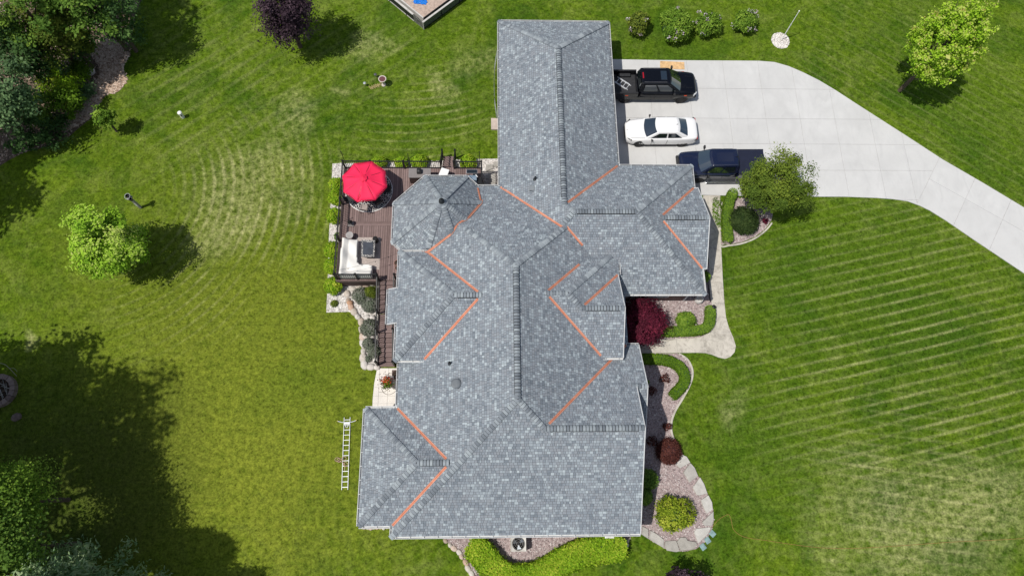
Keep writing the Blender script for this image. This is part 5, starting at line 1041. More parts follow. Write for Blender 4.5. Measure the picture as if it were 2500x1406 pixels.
for rr_ in (.3, .6, .9): pt('guard_ring', M['acbeige'], ac, lambda m: m.tube([(math.cos(t) * ro * rr_, math.sin(t) * ro * rr_, .81) for t in np.linspace(0, 2 * math.pi, 25)], .004, 4), False)
solid_at('meter_box', 'white utility box at the wall by the south hedge', 'utility box', 1482, 1306, [('box', M['white'], lambda m: m.box(-.26, -.13, .35, .26, .13, .85)), ('lid', M['soffit'], lambda m: m.box(-.2, -.1, .85, .2, .1, .865)), ('stand', M['alum'], lambda m: (m.box(-.2, -.02, 0, -.16, .02, .35), m.box(.16, -.02, 0, .2, .02, .35)))])
# flagpole
solid_at('white_pole', 'tall thin white pole rising from the round gravel bed', 'pole', 1908, 98, [('lower_tube', M['white'], lambda m: m.tube([(0, 0, 0), (0, 0, 1.65)], .035, 12)), ('upper_tube', M['white'], lambda m: m.tube([(0, 0, 1.6), (0, 0, 3.05)], .026, 12)), ('collar', M['alum'], lambda m: m.lathe([(.045, 1.6), (.055, 1.63), (.045, 1.7)], (0, 0, 0), 12)), ('finial', M['white'], lambda m: m.lathe([(.02, 3.03), (.05, 3.08), (.05, 3.11), (.01, 3.16)], (0, 0, 0), 12))])
# weathered post with a two-chamber top
M['oldwood'] = flat('weathered_wood', (.30, .29, .27), .9, var=.25, scale=10)
solid_at('bird_feeder', 'weathered grey post with twin dark bowls on the west lawn', 'bird feeder', 343.5, 507, [('post', M['oldwood'], lambda m: m.box(-.07, -.07, 0, .07, .07, 1.45)), ('notice', M['white'], lambda m: m.box(-.075, -.074, .35, .03, -.071, .75)), ('cap', M['oldwood'], lambda m: m.box(-.16, -.14, 1.45, .16, .14, 1.5)), ('bowl', M['black'], lambda m: m.lathe([(.09, 1.5), (.13, 1.6), (.13, 1.72), (.11, 1.72), (.08, 1.6)], (-.03, .05, 0), 16)), ('small_bowl', M['black'], lambda m: m.lathe([(.07, 1.36), (.1, 1.42), (.1, 1.5), (.08, 1.5)], (.10, -.12, 0), 14)), ('hoop', M['alum'], lambda m: m.tube([(math.cos(t) * .17 - .02, math.sin(t) * .19, 1.72) for t in np.linspace(0, 6.28, 22)], .016, 6))])
solid_at('well_cap', 'short white capped pipe standing on the northwest lawn', 'pipe', 447, 287, [('pipe', M['white'], lambda m: m.tube([(0, 0, 0), (0, 0, .52)], .12, 16)), ('cap', M['white'], lambda m: m.lathe([(.15, .5), (.15, .6), (.10, .65), (.001, .66)], (0, 0, 0), 18)), ('label_plate', M['dark'], lambda m: m.box(.02, -.128, .3, .1, -.118, .45))])
stonew = flat('cast_stone', (.58, .52, .48), .85, var=.1)
bb = solid_at('bird_bath', 'round bird bath with pinkish basin on the north lawn', 'bird bath', 937, 208, [('pedestal', stonew, lambda m: m.lathe([(.16, 0), (.15, .06), (.08, .12), (.06, .3), (.09, .5), (.12, .58)], (0, 0, 0), 16)), ('bowl', stonew, lambda m: m.lathe([(.10, .56), (.24, .64), (.28, .70), (.28, .73), (.235, .73), (.2, .68), (.1, .66)], (0, 0, 0), 28)), ('soil', flat('pinkish_soil', (.13, .05, .055), .9, var=.5, scale=14), lambda m: m.lathe([(.23, .68), (.225, .71), (.001, .715)], (0, 0, 0), 24))])
for u, v_, lab, mt_ in ((892, 210, 'small round silver solar light near the bird bath', 'alum'), (918, 189, 'small dark metal garden light behind the bird bath', 'greyclad')):
    solid_at('garden_light', lab, 'light', u, v_, [('stake', M['dark'], lambda m: m.tube([(0, 0, 0), (0, 0, .25)], .015, 8)), ('head', M[mt_], lambda m: m.lathe([(.05, .22), (.10, .28), (.11, .34), (.06, .38), (.001, .39)], (0, 0, 0), 16))], 'small lights on the north lawn')
m = MB()
for k in range(26):
    q = P(903 + k * 1.2 + random.uniform(-3, 3), 216 - k * .42 + random.uniform(-3, 3), .01); a = random.uniform(0, 3.1); m.obox(q - Vector((math.cos(a) * .13, math.sin(a) * .1, 0)), q + Vector((math.cos(a) * .13, math.sin(a) * .1, .03)), .05, .02, tone=random.random())
tag(m.build('dry_grass', flat('straw', (.30, .25, .11), .95, var=.3), None), 'wisps of dry straw beside the bird bath', 'straw', kind='stuff')
# path light + white pot by the sidewalk, red fitting
solid_at('path_light', 'black path light beside the sidewalk hedge corner', 'light', 1737, 754, [('stake', M['black'], lambda m: m.tube([(0, 0, 0), (0, 0, .5)], .018, 8)), ('head', M['black'], lambda m: m.lathe([(.04, .44), (.13, .5), (.12, .54), (.03, .6)], (0, 0, 0), 14)), ('arm', M['black'], lambda m: m.obox((0, 0, .42), (-.12, -.08, .36), .03, .03))])
solid_at('white_pot', 'tapered white ceramic pot under the wing eave', 'pot', 1703, 735, [('pot', flat('white_ceramic', (.62, .60, .57), .5), lambda m: m.lathe([(.16, 0), (.24, .1), (.27, .32), (.21, .5), (.23, .55), (.2, .55), (.17, .45), (.17, .3)], (0, 0, 0), 22)), ('cord', M['black'], lambda m: m.tube(smooth_path([(-.2, .0, .02), (.1, -.35, .02), (.5, -.3, .02), (.8, -.1, .02)], 6), .012, 6))])
solid_at('drip_pipe', 'thin dark pipe along the sidewalk edge', 'pipe', 1733, 735, [('pipe', M['black'], lambda m: m.tube([(0, -.1, .07), (-.02, 2.2, .07)], .03, 8))])
# stepping squares
for u, v_, lab in ((1739, 1302, 'teal square block nearest the flagstone rim'), (1727, 1318, 'teal square block in the middle of the three'), (1716, 1334, 'teal square block lowest of the three')):
    q = P(u, v_); o = pt('paving_block', flat('teal_block', (.20, .30, .30), .7, var=.3, scale=6), None, lambda m: m.box(-.16, -.18, 0, .16, .18, .06), bevel=.03); o.location = (q.x, q.y, 0); o.rotation_euler = (0, 0, .6 + random.uniform(-.15, .15)); tag(o, lab, 'block', 'teal blocks beside the east bed')
m = MB(); m.tube(smooth_path([P(u, v_, .03) for u, v_ in ((1738, 1288), (1752, 1270), (1768, 1259), (1780, 1256), (1786, 1272), (1790, 1290), (1806, 1305), (1830, 1313), (1860, 1317), (1920, 1326), (1990, 1335), (2060, 1338), (2140, 1335), (2230, 1329), (2330, 1322), (2420, 1318), (2560, 1310))], 7), .010, 6); tag(m.build('orange_cord', flat('orange_cord', (.34, .19, .06), .7), None), 'thin orange cord snaking across the lower right lawn', 'cord')
# slabs at the garage
o = pt('stoop', flat('concrete_stoop', (.50, .42, .37), .85, var=.15), None, lambda m: (lambda a, b: m.box(a.x, a.y, 0, .95, b.y, .16))(P(1199, 317, .1), P(1218, 290, .1))); tag(o, 'small tan concrete stoop at the west garage wall', 'stoop')
for u, v_, s_, lab in ((1195, 411, .5, 'pale square stepping stone in the rocks by the garage'), (1201, 438, .5, 'long grey stepping stone in the rocks by the garage'), (1212, 403, .4, 'pinkish stepping stone against the garage wall')):
    q = P(u, v_); o = pt('stepping_stone', M['flag'], None, lambda m: m.box(-s_ / 2, -s_ / 2 * (1 if s_ < .5 or v_ < 420 else 2.2), 0, s_ / 2, s_ / 2 * (1 if v_ < 420 else 2.2), .08, random.random()), bevel=.02); o.location = (q.x, q.y, .02); tag(o, lab, 'stepping stone', 'stepping stones beside the garage')
# sand pen with tarp
h = .75
def pen():
    c0 = P(1034.5, 72); aL = P(951.5, 4); aR = P(1128, 3); dl = (aL - c0).normalized(); dr = (aR - c0).normalized(); LL, LR = 6.0, 7.0; up = Vector((0, 0, 1)); t = thing('sand_pen', 'fenced sand pen with grey rails at the top edge', 'pen', c0)
    M['penwood'] = flat('grey_boards', (.52, .50, .47), .85, var=.15); M['mesh'] = flat('pen_mesh', (.10, .12, .09), .9, var=.5, scale=12); M['sand'] = flat('sand', (.44, .34, .28), .95, var=.25, scale=6, bump=.4)
    inn = lambda d_, o_: c0 + dl * .5 * o_ + dr * .5 * o_ + d_
    pt('sand', M['sand'], t, lambda m: m.prism([c0 + dl * .5 + dr * .5, c0 + dl * LL + dr * .5, c0 + dl * LL + dr * LR, c0 + dl * .5 + dr * LR], .0, .30))
    pt('ground_cover', M['mesh'], t, lambda m: m.prism([c0, c0 + dl * LL, c0 + dl * LL + dr * LR, c0 + dr * LR], .0, .06))
    for d_, L_ in ((dl, LL), (dr, LR)):
        o_ = dr if d_ is dl else dl
        pt('top_rail', M['penwood'], t, lambda m: m.obox(c0 + d_ * (1.0 if d_ is dl else 0) + up * h, c0 + d_ * L_ + up * h, .14, .05)); pt('bottom_rail', M['penwood'] if d_ is dl else M['dark'], t, lambda m: m.obox(c0 + d_ * (1.0 if d_ is dl else 0) + up * .06, c0 + d_ * L_ + up * .06, .06, .08))
        pt('side_panel', M['dark'] if d_ is dl else M['mesh'], t, lambda m: m.obox(c0 + d_ * (1.0 if d_ is dl else .1) + up * .38, c0 + d_ * L_ + up * .38, .02, .64)); pt('inner_board', M['penwood'] if d_ is dl else M['dark'], t, lambda m: m.obox(c0 + d_ * .45 + o_ * .47 + up * .25, c0 + d_ * L_ + o_ * .47 + up * .25, .10 if d_ is dl else .06, .4))
        for k in range(1, 4): pt('post', M['dark'], t, lambda m: m.obox(c0 + d_ * k * 1.8, c0 + d_ * k * 1.8 + up * h, .08, .08))
    for k in range(8): pt('picket', M['penwood'], t, lambda m: m.obox(c0 + dl * (.03 + k * .13), c0 + dl * (.03 + k * .13) + up * (h - .02), .05, .03))
    pt('gate_back', M['dark'], t, lambda m: m.obox(c0 + dl * .04 - dl * 0 + dr * .04 + up * .36, c0 + dl * 1.0 + dr * .04 + up * .36, .02, .62)); pt('corner_post', M['penwood'], t, lambda m: m.obox(c0, c0 + up * (h + .04), .09, .09))
    q = P(1026, 2, .4); tr = MB(); n = 12; v = []; rr_ = random.Random(5)
    for i in range(n):
        for j in range(n):
            s_ = (i / (n - 1) - .5, j / (n - 1) - .5); v.append((q.x + s_[0] * 1.0 + rr_.uniform(-.06, .06), q.y + .25 + s_[1] * 1.1 + rr_.uniform(-.06, .06), .32 + rr_.uniform(0, .2) * (1 - 1.6 * max(abs(s_[0]), abs(s_[1])))))
    tr.add(v, [(i * n + j, i * n + j + 1, (i + 1) * n + j + 1, (i + 1) * n + j) for i in range(n - 1) for j in range(n - 1)]); tag(tr.build('tarp', NT('blue_tarp').set(Base_Color=(.008, .17, .62, 1), Roughness=.35).m, None, smooth=False), 'crumpled bright blue tarp lying on the sand in the pen', 'tarp')
pen()
# fire ring at the left edge
q = P(2, 955); fr_ = thing('fire_ring', 'round stone fire ring full of sticks at the left edge', 'fire ring', (q.x, q.y, 0)); M['ringstone'] = toned('ring_stone', [(.16, .12, .11), (.22, .17, .155), (.28, .22, .2)], .9, 6, .3, .4)
for k in range(18):
    a0_, a1_ = 2 * math.pi * k / 18 + .015, 2 * math.pi * (k + 1) / 18 - .015; pt('ring_block', M['ringstone'], fr_, lambda m: m.prism([(q.x + math.cos(a) * r_, q.y + math.sin(a) * r_) for r_, a in ((.72, a0_), (1.02, a0_), (1.02, a1_), (.72, a1_))], 0, .32 + random.uniform(0, .03), random.random()))
pt('ash', M['soil'], fr_, lambda m: m.lathe([(.74, .02), (.74, .1)], (q.x, q.y, 0), 20))
for k in range(22):
    a = random.uniform(0, 6.28); c = Vector((q.x + random.uniform(-.5, .5), q.y + random.uniform(-.5, .5), .2)); d = Vector((math.cos(a), math.sin(a), random.uniform(-.1, .2))) * random.uniform(.25, .55); pt('stick', M['oldwood'] if k % 3 else M['bark'], fr_, lambda m: m.tube([c - d, c + d], [.025, .015], 6))
q2 = P(42, 1018); m = MB(); rock(m, (q2.x, q2.y, .05), .3, .25, .16, 77, .4, .1); tag(m.build('boulder', M['ringstone'], None, smooth=True), 'dark stone in the tree shade below the fire ring', 'boulder', 'loose boulders in the beds')
m = MB(); m.tube(smooth_path([P(-20, 884, .1), P(8, 888, .12), P(22, 898, .15), P(41, 918, .05)], 5), .018, 5); m.tube(smooth_path([P(22, 898, .14), P(34, 899, .1), P(42, 907, .05)], 5), .012, 5); tag(m.build('fallen_branch', flat('grey_twig', (.28, .27, .20), .9), None), 'bare grey fallen branch above the fire ring', 'branch')
# wire fence strip at the garage
g0, g1 = P(1213, 130, .4), P(1213, 285, .4); wf = thing('wire_fence', 'low grey wire mesh fence along the west garage wall', 'fence', (g0.x, g0.y, 0)); pts = [g0 + Vector((0, 0, 0)), g0.lerp(g1, .25) + Vector((-.18, 0, 0)), g0.lerp(g1, .5) + Vector((-.2, 0, 0)), g0.lerp(g1, .75) + Vector((-.18, 0, 0)), g1]
m = MB()
for a, b in zip(pts, pts[1:]):
    for z_ in np.linspace(.05, .75, 6): m.obox((a.x, a.y, z_), (b.x, b.y, z_), .008, .008)
m.build('wires', M['alum'], wf)
for k in range(5): pt('stake', M['dark'], wf, lambda m: m.tube([(pts[k].x, pts[k].y, 0), (pts[k].x, pts[k].y, .8)], .015, 6))
# ------------------------------------------------------------------ vegetation
M['lf_yellow'] = foliage('yellow_green_leaves', (.06, .15, .010), (.22, .37, .028), (.50, .56, .13)); M['lf_lime'] = foliage('lime_leaves', (.07, .15, .006), (.17, .275, .014), (.34, .41, .045))
M['lf_spring'] = foliage('spring_leaves', (.08, .19, .010), (.23, .39, .022), (.50, .54, .12)); M['lf_green'] = foliage('green_leaves', (.04, .088, .014), (.095, .165, .025), (.20, .28, .04)); M['lf_olive'] = foliage('olive_leaves', (.04, .062, .010), (.085, .115, .016), (.19, .22, .03)); M['lf_dark'] = foliage('dark_green_leaves', (.02, .046, .014), (.046, .092, .026), (.095, .16, .043))
M['lf_blue'] = foliage('blue_green_needles', (.035, .068, .03), (.082, .14, .058), (.175, .255, .11)); M['lf_pine'] = foliage('pine_needles', (.06, .115, .055), (.14, .23, .105), (.30, .40, .21), .35); M['lf_gold'] = foliage('golden_leaves', (.05, .09, .008), (.16, .21, .015), (.34, .36, .05)); M['lf_pear'] = foliage('pear_leaves', (.035, .066, .010), (.085, .125, .016), (.18, .22, .028)); M['lf_purple'] = foliage('purple_leaves', (.012, .008, .012), (.03, .018, .025), (.095, .066, .08), .12); M['lf_red'] = foliage('dark_red_leaves', (.022, .004, .008), (.075, .010, .022), (.17, .022, .042), .15); M['lf_brown'] = foliage('maroon_leaves', (.025, .009, .007), (.06, .02, .016), (.11, .042, .032), .12)
M['lf_hedge'] = foliage('hedge_leaves', (.035, .075, .006), (.075, .14, .01), (.14, .22, .02)); M['lf_box'] = foliage('clipped_hedge_leaves', (.05, .10, .010), (.105, .18, .018), (.17, .25, .03)); M['lf_yew'] = foliage('yew_leaves', (.012, .024, .008), (.03, .05, .014), (.06, .085, .026)); M['lf_grey'] = foliage('grey_green_leaves', (.06, .08, .055), (.12, .135, .10), (.22, .21, .20)); M['lf_lilac'] = foliage('lilac_leaves', (.035, .08, .010), (.10, .175, .018), (.22, .30, .045)); M['lilacbl'] = foliage('lilac_blossom', (.20, .15, .19), (.33, .27, .31), (.48, .42, .45), .1); M['lf_flower'] = foliage('red_flowers', (.5, .02, .01), (.65, .05, .02), (.8, .2, .08), .1); M['lf_tip'] = foliage('reddish_tips', (.30, .20, .06), (.38, .27, .09), (.45, .34, .14))
def cards(C, size, N, tone, ratio=.6, seed=0):
    n = len(C); r = np.random.default_rng(seed); N = N / (np.linalg.norm(N, axis=1, keepdims=True) + 1e-9); a = r.normal(size=(n, 3)); a -= N * (a * N).sum(1, keepdims=True); a /= np.linalg.norm(a, axis=1, keepdims=True) + 1e-9; b = np.cross(N, a); L_ = (size / 2)[:, None]
    fold = N * (size * .12)[:, None]
    V = np.stack([C - a * L_, C + b * L_ * ratio + fold, C + a * L_, C - b * L_ * ratio + fold], 1).reshape(-1, 3); return V, np.arange(n * 4).reshape(-1, 4), tone
def crown_points(c, rad, n, ncl, crad, r, hollow=.45, top=.25, lump=.22):
    u = r.normal(size=(ncl, 3)); u /= np.linalg.norm(u, axis=1, keepdims=True); rr = (hollow + (1 - hollow) * r.uniform(0, 1, ncl) ** .6) * (1 + r.normal(0, lump, ncl)).clip(.55, 1.15); cc = c + u * rr[:, None] * rad
    k = r.integers(0, ncl, n); off = r.normal(0, 1, (n, 3)).clip(-1.7, 1.7); off *= (crad * r.uniform(.55, 1.25, ncl)[k])[:, None] * .55 * np.array([1, 1, .75])
    p = cc[k] + off; N = (p - c) / rad * .8 + r.normal(0, .55, (n, 3)) + np.array([0, 0, top + .75]); tone = (r.uniform(0, 1, ncl)[k] ** 1.3 * .62 + r.uniform(0, 1, n) * .38); return p, N, tone, cc
def tree(name, label, cat, base, zc, rad, n, leaf, mat, ncl=60, crad=.7, trunk=.12, seed=1, group=None, hollow=.45, lump=.22, ratio=.6, ground=0, style=None, tips=None):
    r = np.random.default_rng(seed); c = np.array([base[0], base[1], zc]); rad = np.array(rad, float); t = thing(name, label, cat, (base[0], base[1], ground), 0, group)
    if style == 'shoots':
        u = r.normal(size=(ncl, 3)); u[:, 2] = np.abs(u[:, 2]) * .9 - .55 * r.uniform(0, 1, ncl) ** .7; u /= np.linalg.norm(u, axis=1, keepdims=True); end = c + u * rad * r.uniform(.72, 1.08, ncl)[:, None]; d = u * .45 + np.array([0, 0, 1.0]); d /= np.linalg.norm(d, axis=1, keepdims=True); L_ = r.uniform(.7, 1.35, ncl) * crad * 2
        k = r.integers(0, ncl, n); s_ = r.uniform(0, 1, n); p = end[k] - d[k] * (L_[k] * s_)[:, None] + r.normal(0, 1, (n, 3)) * (.10 + .07 * s_)[:, None] * crad * 2.4; N = r.normal(0, .6, (n, 3)) + u[k] * .5 + np.array([0, 0, .6]); tone = np.clip((1 - s_) ** 1.5 * .55 + r.uniform(0, .5, n), 0, 1); cc = end
    elif style == 'pine':
        nb = ncl; lev = r.uniform(0, 1, nb) ** .8; ang = r.uniform(0, 6.283, nb); reach = (1 - lev) ** .75 * .95 + .07; tipz = c[2] - rad[2] + lev * 2 * rad[2]; ends = np.stack([base[0] + np.cos(ang) * reach * rad[0], base[1] + np.sin(ang) * reach * rad[1], tipz + reach * .35], 1); k = r.integers(0, nb, n); s_ = r.uniform(.15, 1, n) ** .6; root = np.stack([np.full(nb, base[0]), np.full(nb, base[1]), tipz - reach * .3], 1)
        p = root[k] + (ends[k] - root[k]) * s_[:, None] + r.normal(0, 1, (n, 3)) * (.14 + .20 * s_)[:, None] * crad; N = r.normal(0, .7, (n, 3)) + np.array([0, 0, .9]); tone = np.clip(s_ * .5 + r.uniform(0, .5, n), 0, 1); cc = ends
    else: p, N, tone, cc = crown_points(c, rad, n, ncl, crad, r, hollow, .25, lump)
    lo = ground + .05; p[:, 2] = np.maximum(p[:, 2], lo + r.uniform(0, .1, len(p)))
    V, Fc, tn = cards(p, leaf * r.lognormal(0, .28, n), N, tone, ratio, seed); put('crown', fast_mesh('crown', V, Fc, mat, tn), t)
    if tips is not None:
        i = r.choice(len(cc), int(len(cc) * .8), False); m_ = 5; q = np.repeat(cc[i], m_, 0) + r.normal(0, .07, (len(i) * m_, 3)); V, Fc, tn = cards(q, np.full(len(q), leaf * .7), r.normal(0, 1, (len(q), 3)) + [0, 0, 1], r.uniform(0, 1, len(q)), .6, seed); put('shoot_tips', fast_mesh('shoot_tips', V, Fc, tips, tn), t)
    if trunk:
        m = MB(); top = zc + rad[2] * .55; lean = Vector((r.normal(0, .1), r.normal(0, .1), 0)); b = Vector((base[0], base[1], ground)); pts = [b - Vector((0, 0, .1)), b.lerp(Vector((base[0], base[1], top)), .35) + lean, Vector((base[0], base[1], top)) - lean]; m.tube(pts, [trunk * 1.25, trunk, trunk * .3], 8); m.build('trunk', M['bark'], t); 
        m = MB()
        for e in cc[r.choice(len(cc), min(len(cc), 16), False)]:
            e = Vector(e); s_ = min(.85, max(.2, (e.z - ground) / (top - ground) - .35)); a = b.lerp(Vector((base[0], base[1], top)), s_); md = a.lerp(e, .5) + Vector((0, 0, -.08)); m.tube([a, md, e], [trunk * .42, trunk * .26, trunk * .08], 5)
        m.build('limbs', M['bark'], t)
    return t
def shrub(name, label, cat, u, v_, zt, r_px, n, leaf, mat, seed, group=None, core=True, squash=1.0, lump=.1, zh=None, extra=None, ncl=26):
    """dome shrub whose middle shows at u,v"""
    z = zt * .5; q = P(u, v_, z); r0 = r_px / 39.0; r = np.random.default_rng(seed); t = thing(name, label, cat, (q.x, q.y, 0.02), 0, group); c = np.array([q.x, q.y, zt * .42]); rad = np.array([r0, r0 * squash, zt * .58])
    uu = r.normal(size=(n, 3)); uu[:, 2] = np.abs(uu[:, 2]) * 1.1 - .25; uu /= np.linalg.norm(uu, axis=1, keepdims=True)
    cl = r.normal(size=(ncl, 3)); cl[:, 2] = np.abs(cl[:, 2]); cl /= np.linalg.norm(cl, axis=1, keepdims=True); dots = uu @ cl.T; near = dots.max(1); h = 1 + lump * ((near - .85) / .15).clip(-1.6, 1) + r.normal(0, .05, n); p = c + uu * rad * (h * r.uniform(.80, 1.04, n))[:, None]; p[:, 2] = np.maximum(p[:, 2], .04)
    tone = (r.uniform(0, 1, ncl)[dots.argmax(1)] * .4 + r.uniform(0, .6, n)); V, Fc, tn = cards(p, leaf * r.lognormal(0, .25, n), uu + r.normal(0, .5, (n, 3)) + [0, 0, .3], tone, .6, seed); put('foliage', fast_mesh('foliage', V, Fc, mat, tn), t)
    if core:
        m = MB(); prof = [(r0 * .5, .02), (r0 * .78, zt * .3), (r0 * .72, zt * .6), (r0 * .4, zt * .82), (.01, zt * .9)]; m.lathe(prof, (q.x, q.y, 0), 14); m.build('branches', M['lf_dark'] if mat not in (M['lf_red'], M['lf_brown']) else M['lf_purple'], t, smooth=True)
    if extra:
        em, en, es = extra; k = r.choice(ncl, min(ncl, en), False); pp = np.repeat(c + cl[k] * rad * (1.0 + lump), 14, 0) + r.normal(0, .09, (len(k) * 14, 3)); V, Fc, tn = cards(pp, np.full(len(pp), es), r.normal(0, 1, (len(pp), 3)) + [0, 0, 1.2], r.uniform(0, 1, len(pp)), .7, seed); put('blossoms', fast_mesh('blossoms', V, Fc, em, tn), t)
    return t
def hedge(label, px, width, h, n, leaf, mat, seed, z0=.02, bumpy=.04, taper=1.0):
    pts = smooth_path(PP(px, 0), 8); r = np.random.default_rng(seed); seg = np.array([[p.x, p.y] for p in pts]); d = np.diff(seg, axis=0); ln = np.hypot(d[:, 0], d[:, 1]); cum = np.concatenate([[0], np.cumsum(ln)]); T = cum[-1]
    t = thing('hedge', label, 'hedge', (seg[0][0], seg[0][1], z0)); hw = width / 2
    s_ = r.uniform(-hw * .9, T + hw * .9, n); sc = s_.clip(0, T - 1e-6); i = np.searchsorted(cum, sc, side='right').clip(1, len(cum) - 1) - 1; f = (sc - cum[i]) / ln[i]; q = seg[i] + d[i] * f[:, None]; dn = d[i] / ln[i][:, None]; nr = np.stack([-dn[:, 1], dn[:, 0]], 1); ov = np.abs(s_ - sc)
    per = width + 2 * h * .9; w_ = r.uniform(-per / 2, per / 2, n); lat = np.clip(w_, -hw, hw); down = np.maximum(np.abs(w_) - hw, 0)
    hwl = np.sqrt(np.maximum(1 - (ov / hw) ** 2, .02)); lat = lat * hwl; along = np.sign(s_ - sc) * ov; P3 = np.concatenate([q + nr * lat[:, None] + dn * along[:, None], (z0 + h - down)[:, None]], 1)
    edge = np.clip((np.abs(lat) / (hw * hwl) - .75) / .25, 0, 1) * (down == 0); P3[:, 2] -= edge ** 2 * h * .12 + r.uniform(0, bumpy, n); P3[:, :2] += r.normal(0, bumpy * .5, (n, 2)); P3[:, 2] = np.maximum(P3[:, 2], z0 + .02)
    N = np.concatenate([nr * np.sign(lat)[:, None] * (down > 0)[:, None] * 1.0, ((down == 0) * 1.0)[:, None]], 1) + r.normal(0, .45, (n, 3)); patch = .5 + .5 * np.sin(P3[:, 0] * 2.1 + seed) * np.sin(P3[:, 1] * 2.6); tone = (patch * .3 + r.uniform(0, .7, n)); V, Fc, tn = cards(P3, leaf * r.lognormal(0, .25, n), N, tone, .6, seed); put('foliage', fast_mesh('foliage', V, Fc, mat, tn), t)
    m = MB(); v = []; fa = []
    for a in range(len(pts)):
        dd = pts[min(a + 1, len(pts) - 1)] - pts[max(a - 1, 0)]; dd.normalize(); sd = Vector((-dd.y, dd.x, 0)) * hw * .86; v += [pts[a] - sd + Vector((0, 0, z0)), pts[a] - sd + Vector((0, 0, h * .86)), pts[a] + sd + Vector((0, 0, h * .86)), pts[a] + sd + Vector((0, 0, z0))]
    for a in range(len(pts) - 1):
        for k in range(3): fa.append((a * 4 + k, a * 4 + k + 1, a * 4 + k + 5, a * 4 + k + 4))
    fa += [(0, 1, 2, 3), tuple(len(v) - 1 - k for k in range(4))]; m.add(v, fa); m.build('branches', M['lf_dark'], t)
    return t
# hedges
hedge('narrow clipped hedge beside the driveway tree bed', [(1784, 478), (1774, 505), (1770, 540), (1771, 570), (1773, 588)], .62, .55, 5200, .075, M['lf_box'], 1)
hedge('L shaped clipped hedge edging the red maple bed', [(1590, 812), (1640, 812), (1690, 810), (1713, 807), (1726, 796), (1730, 778), (1730, 760)], .60, .5, 7000, .075, M['lf_box'], 2)
hedge('curved clipped hedge in the bed south of the front walk', [(1555, 879), (1590, 879), (1625, 882), (1652, 894), (1667, 914), (1667, 935), (1655, 952), (1642, 965)], .60, .45, 7000, .08, M['lf_hedge'], 3)
hedge('broad winding lime green hedge along the south bed', [(1168, 1343), (1180, 1352), (1194, 1374), (1215, 1394), (1248, 1408), (1290, 1408), (1330, 1394), (1366, 1372), (1404, 1353), (1446, 1342), (1478, 1338), (1497, 1336)], 1.32, .85, 26000, .115, M['lf_lime'], 4, .02, .14)
# trees
def at(u, v_): q = P(u, v_); return (q.x, q.y)
tree('maple_tree', 'yellow green maple standing alone on the west lawn', 'tree', (-23.2, 15.75), 3.5, (1.95, 1.8, 2.0), 17000, .155, M['lf_yellow'], 85, .54, .13, 21, None, .5, .22)
tree('purple_tree', 'dark purple leaved tree at the top edge of the lawn', 'tree', (-14.0, 32.6), 4.0, (1.75, 1.75, 2.2), 15000, .14, M['lf_purple'], 90, .7, .15, 22)
tree('young_tree', 'upright bright spring green tree right of the driveway', 'tree', at(2196, 222), 5.2, (2.1, 2.1, 3.7), 22000, .15, M['lf_spring'], 210, .42, .13, 23, style='shoots', tips=M['lf_tip'])
tree('pear_tree', 'bushy green tree overhanging the navy truck', 'tree', at(1850, 505), 3.5, (1.95, 1.75, 1.6), 30000, .11, M['lf_pear'], 95, .52, .15, 24, None, .4, .27)
tree('japanese_maple', 'low spreading dark red maple beside the entry', 'tree', at(1560, 800), 1.25, (1.5, 1.45, 1.05), 15000, .12, M['lf_red'], 170, .38, .09, 25, None, .35, .07, .4)
tree('sapling', 'small pale green sapling at the woodland edge', 'tree', (-26.0, 25.4), 1.75, (.6, .55, .8), 1500, .15, M['lf_lilac'], 26, .3, .06, 26)
tree('smoke_tree', 'dark maroon tree cut by the bottom edge', 'tree', at(1655, 1432), 2.0, (1.1, 1.1, 1.2), 2600, .16, M['lf_purple'], 36, .36, .08, 27)
